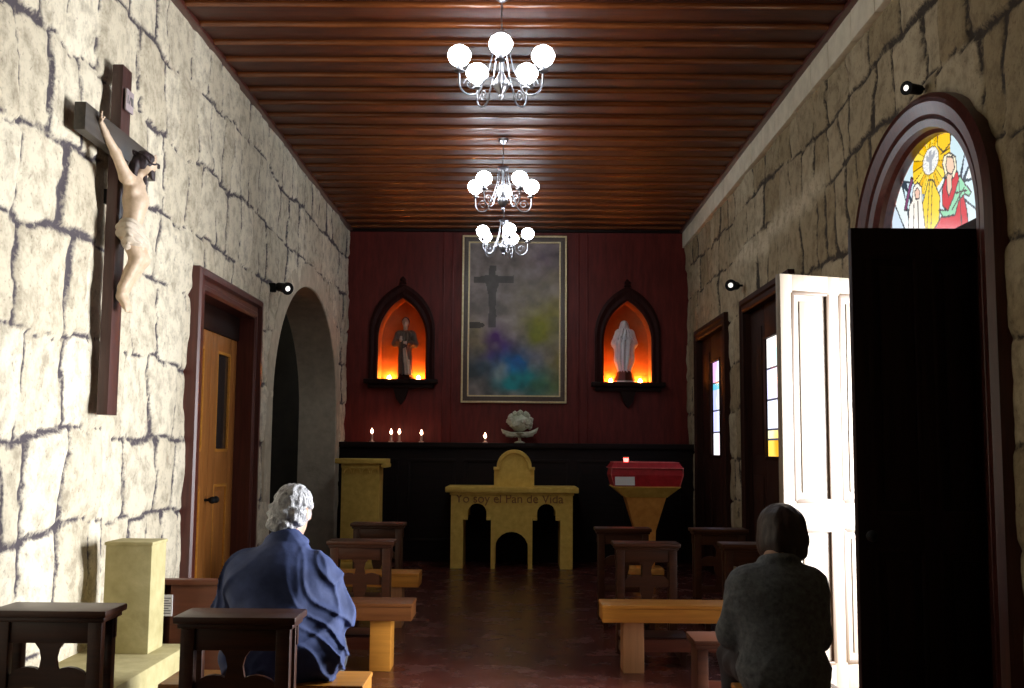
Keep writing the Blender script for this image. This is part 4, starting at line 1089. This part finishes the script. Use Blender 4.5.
# ---- tabernacle on the altar
tb = thing('tabernacle', (-0.045, 12.93, 0.972), 'round topped yellow stone tabernacle standing on the altar', 'tabernacle')
def tomb(hw, zs, r, n=16): return [(-hw, 0), (hw, 0), (hw, zs), (r, zs)] + [(r * math.cos(PI * k / n), zs + r * 0.98 * math.sin(PI * k / n)) for k in range(n + 1)] + [(-r, zs), (-hw, zs)]
def dedup(l): 
    o = []
    for q in l:
        if not o or math.hypot(q[0] - o[-1][0], q[1] - o[-1][1]) > 1e-5: o.append(q)
    return o
b = MB(); b.plate([dedup(tomb(0.245, 0.235, 0.205))], lambda a, z: (a, 0.0, z), (0, 0.30, 0)); b.build('body', M['lime'], tb)
b = MB(); n = 20; R1, R0 = 0.215, 0.165
b.sweep_strip([(R1 * math.cos(PI * k / n), 0.24 + R1 * math.sin(PI * k / n)) for k in range(n + 1)], [(R0 * math.cos(PI * k / n), 0.24 + R0 * math.sin(PI * k / n)) for k in range(n + 1)], lambda a, z, h: (a, -h, z), [(0, -0.01), (0.1, 0.025), (0.9, 0.03), (1.0, -0.01)])
for sx in (-1, 1): b.bb(sx * 0.2175 - 0.035, sx * 0.2175 + 0.035, -0.035, 0.01, 0.205, 0.242, 0.008)
b.build('arch_moulding', M['lime'], tb)

# ---- ambo (left lectern of stone)
am = thing('ambo', (-1.86, 12.5, 0), 'yellow limestone lectern pedestal with a scalloped frieze beside the arch', 'lectern')
b = MB(); b.bb(-0.29, 0.29, -0.06, 0.42, 1.245, 1.305, 0.012); b.bb(0.24, 0.30, -0.06, 0.42, 1.20, 1.25, 0.015); b.build('slab', M['lime'], am)
b = MB(); b.bb(-0.22, 0.215, 0.0, 0.36, 0.08, 1.25, 0.008); b.bb(-0.26, 0.255, -0.03, 0.39, 0, 0.09, 0.012); b.build('body', M['lime'], am)
b = MB()
for k in range(4):
    x0 = -0.205 + k * 0.104
    b.sweep_strip([(x0 + 0.052 - 0.052 * math.cos(PI * q / 10), 1.13 + 0.075 * math.sin(PI * q / 10)) for q in range(11)], [(x0 + 0.052 - 0.036 * math.cos(PI * q / 10), 1.13 + 0.055 * math.sin(PI * q / 10)) for q in range(11)], lambda a, z, h: (a, -h, z), [(0, 0.0), (0.1, 0.022), (0.9, 0.022), (1.0, 0.0)])
b.bb(-0.222, 0.217, -0.024, 0.005, 1.195, 1.245, 0.006)
b.build('frieze', M['lime'], am)

# ---- stone font with red casket
fo = thing('pedestal', (1.49, 12.5, 0), 'flared orange stone pedestal carrying the red casket', 'pedestal')
def frustum(b, z0, z1, h0, h1, d0, d1):
    v = [b.bm.verts.new(q) for q in ((-h0, -d0, z0), (h0, -d0, z0), (h0, d0, z0), (-h0, d0, z0), (-h1, -d1, z1), (h1, -d1, z1), (h1, d1, z1), (-h1, d1, z1))]
    for q in ((0, 1, 5, 4), (1, 2, 6, 5), (2, 3, 7, 6), (3, 0, 4, 7), (0, 3, 2, 1), (4, 5, 6, 7)): b.bm.faces.new([v[i] for i in q])
b = MB(); frustum(b, 0.0, 0.50, 0.10, 0.118, 0.10, 0.115); frustum(b, 0.50, 0.885, 0.118, 0.225, 0.115, 0.2); b.bb(-0.20, 0.20, -0.2, 0.2, 0, 0.07, 0.01); b.build('shaft', M['font'], fo)
b = MB(); frustum(b, 0.885, 1.0, 0.235, 0.37, 0.21, 0.30); frustum(b, 1.0, 1.012, 0.375, 0.375, 0.305, 0.305); b.build('tray', M['lime'], fo)
cs = thing('casket', (1.49, 12.5, 1.012), 'red velvet casket with pink edges resting on the flared stone pedestal', 'casket')
b = MB(); frustum(b, 0.0, 0.13, 0.365, 0.40, 0.29, 0.31); frustum(b, 0.13, 0.21, 0.40, 0.385, 0.31, 0.30); b.build('body', M['red_cloth'], cs)
b = MB(); frustum(b, 0.21, 0.275, 0.405, 0.36, 0.315, 0.28); b.build('lid', M['red_cloth'], cs)
b = MB()
for z_, hx, hy in ((0.275, 0.36, 0.28), (0.21, 0.405, 0.315)): b.tube([(-hx, -hy, z_), (hx, -hy, z_), (hx, hy, z_), (-hx, hy, z_), (-hx, -hy, z_)], 0.007, 6)
for sx in (-1, 1): b.tube([(sx * 0.40, -0.315, 0.21), (sx * 0.402, -0.312, 0.13), (sx * 0.366, -0.292, 0.0)], 0.006, 6)
b.build('edging', M['red_trim'], cs)
b = MB(); b.box((-0.25, -0.308, 0.085), (0.22, 0.006, 0.145), 0, (-0.14, 0, 0)); b.build('white_card', M['paper'], cs)
vl = thing('votive_lamp', (1.49 - 0.235, 12.28, 1.2865), 'small glowing red votive lamp on top of the red casket', 'lamp')
b = MB(); b.lathe([(0.02, 0), (0.026, 0.004), (0.03, 0.04), (0.032, 0.055)], seg=12); b.build('glass', M['red_lamp'], vl)
b = MB(); b.lathe([(0.034, 0.05), (0.036, 0.06), (0.030, 0.062)], seg=12); b.build('rim', M['gold'], vl)

for o_ in (am, fo, cs): o_.scale = (1.03, 1.0, 1.0)
# ---- benches
def make_bench(name_len, loc, label, leg_off=0.14, leg_w=0.135, th=0.11, dep=0.30, hgt=0.435, leg_m='bench_leg', seat_m='bench'):
    """local x from 0 to length, y from 0 (rear) to depth"""
    o = thing('bench', loc, label, 'bench', 'plain wooden benches in rows')
    b = MB(); b.bb(0, name_len, 0, dep, hgt - 0.025, hgt, 0.008); b.build('seat', M[seat_m], o)
    b = MB(); b.bb(0.004, name_len - 0.004, 0.003, dep - 0.003, hgt - th, hgt - 0.0245, 0.004); b.build('apron', M[seat_m], o)
    for xx in (leg_off, name_len - leg_off - leg_w):
        b = MB(); b.bb(xx, xx + leg_w, 0.05, dep - 0.05, 0, hgt - th + 0.001, 0.006); b.build('leg', M[leg_m], o)
    b = MB(); b.bb(leg_off + leg_w - 0.005, name_len - leg_off - leg_w + 0.005, dep / 2 - 0.015, dep / 2 + 0.015, 0.12, 0.20, 0.004); b.build('stretcher', M['red_wood'], o)
    return o
make_bench(0.86, (-1.50, 4.50, 0), 'wooden bench the white haired man in the navy jacket sits on', dep=0.30)
make_bench(0.44, (0.92, 4.30, 0), 'wooden bench the person in the grey jacket sits on', dep=0.34)
make_bench(1.35, (-2.02, 6.85, 0), 'wooden bench on the left of the aisle, just ahead of the white haired man', seat_m='bench_shaded', leg_m='bench')
make_bench(1.45, (0.545, 6.86, 0), 'bright orange wooden bench on the right of the aisle ahead of the grey jacketed person')
make_bench(1.25, (-2.03, 8.5, 0), 'farthest wooden bench left of the aisle behind the prie-dieu')
make_bench(0.62, (0.93, 5.62, 0), 'thin legged bench partly hidden beyond the grey jacketed person', leg_off=0.02, leg_w=0.06, th=0.045, leg_m='pew', seat_m='pew')

# ---- prie-dieux
def make_prie(loc, label, rz=0.0):
    """desk with shelf, frieze, splat; kneeler on the near (-y) side; centred in x"""
    o = thing('prie_dieu', loc, label, 'kneeler', 'carved wooden prie-dieux', rz)
    hw = 0.215
    b = MB(); b.bb(-hw - 0.025, hw + 0.025, -0.04, 0.20, 0.735, 0.765, 0.010); b.bb(-hw - 0.012, hw + 0.012, -0.022, 0.18, 0.715, 0.737, 0.008); b.build('armrest', M['pew'], o)
    b = MB(); b.bb(-hw, hw, 0.0, 0.022, 0.63, 0.72, 0.004); b.bb(-hw, hw, 0.135, 0.157, 0.63, 0.72, 0.004); b.build('frieze_rail', M['pew'], o)
    for sx in (-1, 1):
        b = MB(); b.bb(sx * (hw - 0.028) - 0.028, sx * (hw - 0.028) + 0.028, -0.012, 0.03, 0, 0.72, 0.005); b.build('post', M['pew'], o)
        b = MB(); b.bb(sx * (hw - 0.028) - 0.022, sx * (hw - 0.028) + 0.022, 0.12, 0.165, 0, 0.72, 0.005); b.build('post', M['pew'], o)
        b = MB(); b.bb(sx * (hw - 0.028) - 0.02, sx * (hw - 0.028) + 0.02, -0.46, 0.13, 0.03, 0.09, 0.005); b.bb(sx * (hw - 0.028) - 0.02, sx * (hw - 0.028) + 0.02, -0.46, -0.41, 0, 0.16, 0.005); b.build('runner', M['pew'], o)
    # vase-shaped splat with a cross bar
    pr = [(0.050, 0.28), (0.032, 0.32), (0.030, 0.36), (0.048, 0.42), (0.052, 0.50), (0.036, 0.535), (0.030, 0.57), (0.038, 0.605), (0.058, 0.632)]
    b = MB(); b.plate([[(x_, z_) for x_, z_ in pr] + [(-x_, z_) for x_, z_ in pr[::-1]]], lambda a, z: (a, 0.002, z), (0, 0.02, 0)); b.build('splat', M['pew'], o)
    # scalloped lower rail
    n = 12; top = [(-hw + 0.05 + (2 * hw - 0.1) * k / n, 0.495 + 0.042 * abs(math.sin(2 * PI * k / n)) ** 0.7 * (1 if k not in (0, n) else 0)) for k in range(n + 1)]
    b = MB(); b.plate([top + [(hw - 0.05, 0.455), (-hw + 0.05, 0.455)]], lambda a, z: (a, 0.001, z), (0, 0.024, 0)); b.build('scalloped_rail', M['pew'], o)
    b = MB(); b.bb(-hw + 0.03, hw - 0.03, 0.0, 0.022, 0.23, 0.29, 0.004); b.build('lower_rail', M['pew'], o)
    b = MB(); b.bb(-hw - 0.01, hw + 0.01, -0.48, -0.20, 0.155, 0.19, 0.010); b.build('kneeling_board', M['pew'], o)
    return o
pr0 = make_prie((-1.885, 4.32, 0), 'carved prie-dieu nearest the left wall in front of the yellow stone pedestal')
place_copy(pr0, (-1.10, 4.20, 0), 'carved prie-dieu right behind the white haired man with a lit right post', 0.0)
place_copy(pr0, (-1.125, 7.62, 0), 'prie-dieu beyond the left bench beside the aisle, lower left of the lectern')
place_copy(pr0, (-1.24, 9.42, 0), 'farthest prie-dieu on the left, in front of the yellow stone lectern')
place_copy(pr0, (0.925, 7.62, 0), 'prie-dieu right of the aisle just beyond the bright orange bench')
place_copy(pr0, (1.70, 7.62, 0), 'prie-dieu near the right wall beside the one beyond the orange bench')
place_copy(pr0, (0.90, 9.05, 0), 'farthest prie-dieu right of the aisle below the red casket')
place_copy(pr0, (1.72, 9.05, 0), 'farthest prie-dieu on the right under the tall dark windows')

# ---- low pew with a solid red-brown back by the left door
lp = thing('pew', (-1.70, 6.12, 0), 'low red brown pew with a solid back between the door and the pedestal', 'pew')
b = MB(); b.bb(-0.33, 0.42, 0, 0.03, 0.16, 0.64, 0.006); b.build('back_panel', M['red_wood'], lp)
b = MB(); b.bb(-0.35, 0.44, -0.02, 0.055, 0.635, 0.668, 0.010); b.build('top_rail', M['red_wood'], lp)
b = MB(); b.bb(-0.33, 0.42, 0.03, 0.36, 0.39, 0.42, 0.006); b.build('seat', M['red_wood'], lp)
for sx in (-0.33, 0.37):
    b = MB(); b.bb(sx, sx + 0.05, 0.0, 0.05, 0, 0.64, 0.004); b.build('leg', M['red_wood'], lp)
    b = MB(); b.bb(sx, sx + 0.05, 0.30, 0.35, 0, 0.395, 0.004); b.build('leg', M['red_wood'], lp)
nc = thing('notice_card', (-2.005, 6.114, 0.46), 'small white printed notice card on the back of the low red brown pew', 'card')
b = MB(); b.bb(-0.035, 0.035, -0.003, 0.003, 0, 0.12); b.build('sheet', M['paper'], nc)
b = MB()
for k in range(7): b.bb(-0.026, 0.026 - 0.012 * (k % 3 == 2), -0.0040, -0.0028, 0.014 + k * 0.014, 0.019 + k * 0.014)
b.build('printed_lines', M['ink'], nc)

# ---- stone pedestal on the plinth
pd = thing('stone_pedestal', (-2.045, 5.71, 0.345), 'square yellow stone pedestal standing against the left wall', 'pedestal')
b = MB(); b.bb(-0.123, 0.123, -0.115, 0.115, 0, 0.560, 0.006); b.build('shaft', M['plinth'], pd)
b = MB(); b.bb(-0.128, 0.128, -0.121, 0.121, 0.559, 0.577, 0.005); b.build('cap', M['plinth'], pd)

# ---- spotlights
def make_spot(loc, aim, nx, label, sc=0.82):
    o = thing('spotlight', loc, label, 'spotlight', 'small black wall spotlights')
    b = MB(); b.bb(-0.03 * nx if nx < 0 else -0.07, 0.0 if False else (0.07 if nx < 0 else 0.03), -0.04, 0.04, -0.05, 0.05, 0.01)
    b.tube([(0, 0, 0), (nx * 0.07, 0, 0.0)], 0.014, 8); b.build('wall_mount', M['black'], o)
    q = Vector(aim).normalized().to_track_quat('Z', 'Y').to_euler()
    b = MB(); b.lathe([(0.035, -0.11), (0.05, -0.10), (0.055, 0.06), (0.07, 0.10), (0.072, 0.115), (0.060, 0.116)], (nx * 0.11, 0, 0), 16, q); b.build('housing', M['black'], o)
    e = Vector(aim).normalized() * 0.117 + Vector((nx * 0.11, 0, 0))
    b = MB(); b.lathe([(0.030, 0), (0.029, 0.003)], e, 16, q); b.build('lens', M['lens'], o)
    o.scale = (sc, sc, sc)
    return o
make_spot((XL + 0.02, 9.62, 2.90), (0.6, -0.7, -0.2), 1, 'small black spotlight on the left wall beside the stone arch')
make_spot((XR - 0.02, 10.38, 3.07), (-0.45, -0.8, -0.1), -1, 'small black spotlight on the right wall above the tall dark windows')
make_spot((XR - 0.02, 5.64, 3.42), (-0.85, -0.55, -0.10), -1, 'small black spotlight on the right wall above the arched doorway', 0.55)

# ------------------------------------------------------------------ people
def hand(g, wrist, d, up, sgn, r=1.0):
    """palm plus five curled fingers; d: pointing direction, up: back of the hand"""
    d = np.array(d, float); d /= np.linalg.norm(d); up = np.array(up, float); up -= d * (up @ d); up /= np.linalg.norm(up)
    sd = np.cross(d, up) * sgn
    w_ = np.array(wrist, float)
    for q in (-0.024, -0.008, 0.008, 0.024): g.cap(w_ + d * 0.015 + sd * q * 0.7, w_ + d * 0.085 + sd * q, 0.017, 0.014, 0.012)
    for q, ln in ((-0.030, 0.062), (-0.010, 0.076), (0.010, 0.080), (0.030, 0.070)):
        a = w_ + d * 0.085 + sd * q; b_ = a + d * ln * 0.5 - up * 0.014; c_ = b_ + d * ln * 0.28 - up * 0.030; e_ = c_ + d * 0.004 - up * 0.024
        g.chain([a, b_, c_, e_], [0.0105, 0.0095, 0.0085, 0.0075], 0.004)
    a = w_ + d * 0.03 + sd * 0.028; b_ = a + d * 0.035 + sd * 0.026 - up * 0.012; c_ = b_ + d * 0.03 + sd * 0.006 - up * 0.012
    g.chain([a, b_, c_], [0.014, 0.0115, 0.009], 0.006)

def person(loc, label, J, hair_fn, jacket_m, hair_m, head_rot, sc_fn, fold_seed, fold_amp, head_tilt):
    """seated person; J: joints in local space, +y ahead"""
    root_loc = loc
    g = SDF((-0.48, -0.30, 0.0), (0.48, 0.82, 1.42), 0.0085, 0.03)
    H = L(*J['head']); N = L(*J['neck']); CH = L(*J['chest']); PV = L(*J['pelvis'])
    hr_ = Euler(head_rot)
    Rm = np.array(hr_.to_matrix())
    hp = lambda *a: H + Rm @ np.array(a)
    # torso
    g.ell(PV, (0.155, 0.11, 0.11)); g.chain([PV, (PV + CH) / 2, CH], [0.105, 0.10, 0.11]); g.cap(CH + L(-0.09, 0, 0.03), CH + L(0.09, 0, 0.03), 0.095)
    g.chain([CH + (N - CH) * 0.6, N, hp(0, -0.01, -0.06)], [0.07, 0.058, 0.054])
    for s_ in ('l', 'r'):
        g.chain([L(*J['sh_' + s_]), L(*J['el_' + s_]), L(*J['wr_' + s_])], [0.058, 0.042, 0.027])
        g.chain([L(*J['hip_' + s_]), L(*J['kn_' + s_]), L(*J['an_' + s_])], [0.082, 0.055, 0.038])
        g.cap(L(*J['an_' + s_]) + L(0, -0.02, -0.04), L(*J['an_' + s_]) + L(0, 0.14, -0.055), 0.032, 0.026)
        hd_ = L(*J['wr_' + s_]) - L(*J['el_' + s_])
        hand(g, J['wr_' + s_], hd_, (0, 0.3, 1), -1 if s_ == 'r' else 1)
    # head: cranium, jaw, nose, brow, ears
    g.ell(hp(0, -0.012, 0.02), (0.075, 0.096, 0.095), head_rot); g.ell(hp(0, 0.03, -0.055), (0.056, 0.062, 0.060), head_rot); g.ell(hp(0, 0.075, -0.095), (0.026, 0.02, 0.018), head_rot)
    g.chain([hp(0, 0.092, 0.01), hp(0, 0.108, -0.030)], [0.009, 0.014], 0.012); g.cap(hp(-0.032, 0.080, 0.022), hp(0.032, 0.080, 0.022), 0.012, 0.012, 0.012)
    g.cap(hp(-0.018, 0.088, -0.062), hp(0.018, 0.088, -0.062), 0.007, 0.007, 0.006)
    for sx in (-1, 1):
        g.ell(hp(sx * 0.032, 0.086, 0.002), (0.013, 0.008, 0.008), head_rot, 0.003)
        g.ell(hp(sx * 0.079, -0.012, -0.010), (0.012, 0.022, 0.033), (head_rot[0], head_rot[1], head_rot[2] + sx * 0.35), 0.006)
    o = g.build('person', M['skin']); o.location = loc
    tag(o, label, 'person')
    # jacket
    j = SDF((-0.42, -0.28, 0.36), (0.42, 0.58, 1.20), 0.0072, 0.045)
    sc_fn(j, J, CH, PV, N)
    def folds(x, y, z):
        wv = noise3(x * 5, y * 5, z * 5, fold_seed)
        a = 1.6 * (1 - np.abs(np.sin(26 * (z * 0.8 + np.abs(x) * 0.75 + 0.25 * y) + 7 * wv))) ** 2 - 0.3
        b_ = 1.6 * (1 - np.abs(np.sin(22 * (z * 0.35 - x * 0.85) + 8 * noise3(x * 4 + 7, y * 4, z * 4, fold_seed + 5)))) ** 2 - 0.3
        amp = np.clip(np.abs(x) * 4 - 0.1, 0.12, 1) + np.clip((0.62 - z) * 5, 0, 0.8)
        return -fold_amp * (np.maximum(a, -0.2) * 0.7 + np.maximum(b_, -0.2) * 0.5) * amp - fold_amp * 0.8 * noise3(x * 9, y * 9, z * 9, fold_seed + 9)
    j.warp(folds)
    jk = j.build('jacket', jacket_m, o)
    # trousers
    t_ = SDF((-0.36, -0.25, 0.05), (0.36, 0.72, 0.72), 0.010, 0.03)
    t_.ell(PV, (0.168, 0.125, 0.115))
    for s_ in ('l', 'r'): t_.chain([L(*J['hip_' + s_]), L(*J['kn_' + s_]), L(*J['an_' + s_]) + L(0, 0, 0.02)], [0.095, 0.072, 0.062])
    t_.cut(lambda x, y, z: 0.09 - z)
    t_.warp(lambda x, y, z: -0.006 * np.sin(40 * z + 30 * y + 8 * noise3(x * 6, y * 6, z * 6, 2)))
    t_.build('trousers', M['trousers'], o)
    for s_ in ('l', 'r'):
        a = L(*J['an_' + s_]); q = SDF(a + L(-0.10, -0.12, -0.12), a + L(0.10, 0.28, 0.10), 0.008, 0.03)
        q.cap(L(a[0], a[1] - 0.03, 0.050), L(a[0], a[1] + 0.06, 0.048), 0.046, 0.046); q.ell((a[0], a[1] + 0.13, 0.035), (0.048, 0.085, 0.038)); q.cap(a, L(a[0], a[1], 0.05), 0.045, 0.045)
        q.cut(lambda x, y, z: 0.004 - z)
        q.build('shoe', M['shoe'], o)
    hh = SDF(H - 0.22, H + 0.22, 0.0055, 0.02)
    hair_fn(hh, hp, head_rot)
    hh.build('hair', hair_m, o)
    return o

# the white haired man, hunched, elbows out, head bowed and turned a little right
JM = dict(head=(0.020, 0.235, 1.128), neck=(0.005, 0.15, 1.0), chest=(-0.005, 0.09, 0.80), pelvis=(0.02, 0.0, 0.535),
          sh_l=(-0.160, 0.11, 0.872), sh_r=(0.165, 0.12, 0.872), el_l=(-0.250, 0.20, 0.675), el_r=(0.250, 0.15, 0.685), wr_l=(-0.10, 0.44, 0.63), wr_r=(0.10, 0.44, 0.63),
          hip_l=(-0.10, 0.04, 0.53), hip_r=(0.12, 0.04, 0.53), kn_l=(-0.15, 0.46, 0.48), kn_r=(0.17, 0.46, 0.48), an_l=(-0.15, 0.44, 0.085), an_r=(0.17, 0.44, 0.085))
def jacket_man(j, J, CH, PV, N):
    j.ell(PV + L(0.0, -0.01, 0.01), (0.225, 0.165, 0.15)); j.chain([PV + L(0, -0.01, 0.06), (PV + CH) / 2 + L(0, -0.025, 0), CH + L(0, -0.01, 0)], [0.145, 0.150, 0.150])
    j.ell((PV + CH) / 2 + L(0, -0.01, 0.02), (0.205, 0.14, 0.20)); j.cap(CH + L(-0.09, 0.0, 0.02), CH + L(0.09, 0.0, 0.02), 0.135, 0.135)
    j.ell(CH + L(0, -0.02, 0.01), (0.215, 0.14, 0.15))
    j.cap(CH + L(0, 0.01, 0.06), N + L(0, 0.0, -0.03), 0.150, 0.100, 0.08)
    for s_ in ('l', 'r'):
        j.chain([L(*J['sh_' + s_]), L(*J['el_' + s_]), L(*J['wr_' + s_])], [0.080, 0.068, 0.050], 0.06)
    j.ell(PV + L(0.15, 0.06, 0.11), (0.12, 0.11, 0.14)); j.ell(PV + L(0.175, 0.0, -0.01), (0.125, 0.13, 0.095)); j.ell(PV + L(-0.15, -0.01, -0.02), (0.105, 0.12, 0.085))
    # stand collar
    for a in np.linspace(0, 2 * PI, 15)[:-1]:
        b_ = a + 2 * PI / 14
        f_ = lambda q: N + L(0.084 * math.cos(q), 0.030 + 0.078 * math.sin(q), 0.000 - 0.020 * math.sin(q))
        j.cap(f_(a), f_(b_), 0.014, 0.014, 0.02)
    j.cut(lambda x, y, z: 0.437 - z)
def hair_man(g, hp, hr):
    g.ell(hp(0, -0.020, 0.028), (0.083, 0.103, 0.096), hr); g.ell(hp(0, -0.055, -0.03), (0.078, 0.060, 0.076), hr)
    g.ell(hp(0.0, -0.072, -0.088), (0.060, 0.040, 0.045), hr)
    for sx in (-1, 1): g.ell(hp(sx * 0.062, -0.035, -0.030), (0.026, 0.048, 0.055), hr)
    g.cut_ell(hp(0, 0.125, -0.050), (0.085, 0.095, 0.105), hr)
    for sx in (-1, 1): g.cut_ell(hp(sx * 0.105, 0.008, -0.016), (0.028, 0.020, 0.032), hr)
    g.warp(lambda x, y, z: 0.014 * noise3(x * 62, y * 62, z * 45, 6) + 0.0055 * np.sin(120 * z + 60 * x + 9 * noise3(x * 14, y * 14, z * 14, 2)) * (z < H_MAN - 0.0))
H_MAN = 1.17
person((-1.05, 4.64, 0), 'white haired man in a navy jacket sitting hunched on a bench with bowed head', JM, hair_man, M['navy'], M['white_hair'], (-0.42, 0.05, -0.42), jacket_man, 3, 0.014, 0)

# the person in the grey jacket, upright, looking slightly left
JW = dict(head=(0.035, 0.135, 1.078), neck=(0.015, 0.07, 0.972), chest=(0.0, 0.05, 0.80), pelvis=(0.01, 0.0, 0.53),
          sh_l=(-0.140, 0.05, 0.868), sh_r=(0.145, 0.05, 0.868), el_l=(-0.185, 0.10, 0.65), el_r=(0.180, 0.10, 0.65), wr_l=(-0.11, 0.32, 0.60), wr_r=(0.11, 0.32, 0.60),
          hip_l=(-0.09, 0.04, 0.53), hip_r=(0.10, 0.04, 0.53), kn_l=(-0.10, 0.45, 0.49), kn_r=(0.12, 0.45, 0.49), an_l=(-0.10, 0.44, 0.085), an_r=(0.12, 0.44, 0.085))
def jacket_woman(j, J, CH, PV, N):
    j.ell(PV + L(0, 0.0, -0.01), (0.195, 0.145, 0.15)); j.chain([PV + L(0, 0, 0.05), (PV + CH) / 2, CH], [0.125, 0.128, 0.13])
    j.ell((PV + CH) / 2 + L(0, 0, 0.03), (0.178, 0.125, 0.21)); j.cap(CH + L(-0.085, 0.0, 0.015), CH + L(0.085, 0.0, 0.015), 0.118, 0.118); j.ell(CH + L(0, -0.01, 0.01), (0.185, 0.125, 0.14))
    j.cap(CH + L(0, 0.01, 0.05), N + L(0, 0.0, -0.03), 0.130, 0.068, 0.06)
    for s_ in ('l', 'r'): j.chain([L(*J['sh_' + s_]), L(*J['el_' + s_]), L(*J['wr_' + s_])], [0.066, 0.054, 0.042], 0.05)
    for a in np.linspace(0, 2 * PI, 15)[:-1]:
        b_ = a + 2 * PI / 14
        f_ = lambda q: N + L(0.066 * math.cos(q), 0.064 * math.sin(q), -0.012 - 0.02 * math.sin(q))
        j.cap(f_(a), f_(b_), 0.016, 0.016, 0.02)
    j.cut(lambda x, y, z: 0.437 - z)
def hair_woman(g, hp, hr):
    g.ell(hp(0, -0.018, 0.022), (0.100, 0.112, 0.100), hr); g.ell(hp(0, -0.050, -0.040), (0.100, 0.075, 0.075), hr)
    for sx in (-1, 1): g.ell(hp(sx * 0.078, -0.005, -0.045), (0.030, 0.055, 0.065), hr)
    g.ell(hp(0, -0.060, -0.095), (0.085, 0.050, 0.040), hr)
    g.cut_ell(hp(0, 0.125, -0.05), (0.070, 0.095, 0.100), hr)
    g.warp(lambda x, y, z: 0.008 * noise3(x * 40, y * 40, z * 14, 9))
person((1.095, 4.46, 0), 'person with dark bobbed hair in a grey jacket sitting with their back to the camera', JW, hair_woman, M['grey_jacket'], M['brown_hair'], (-0.12, 0.0, 0.30), jacket_woman, 13, 0.006, 0)
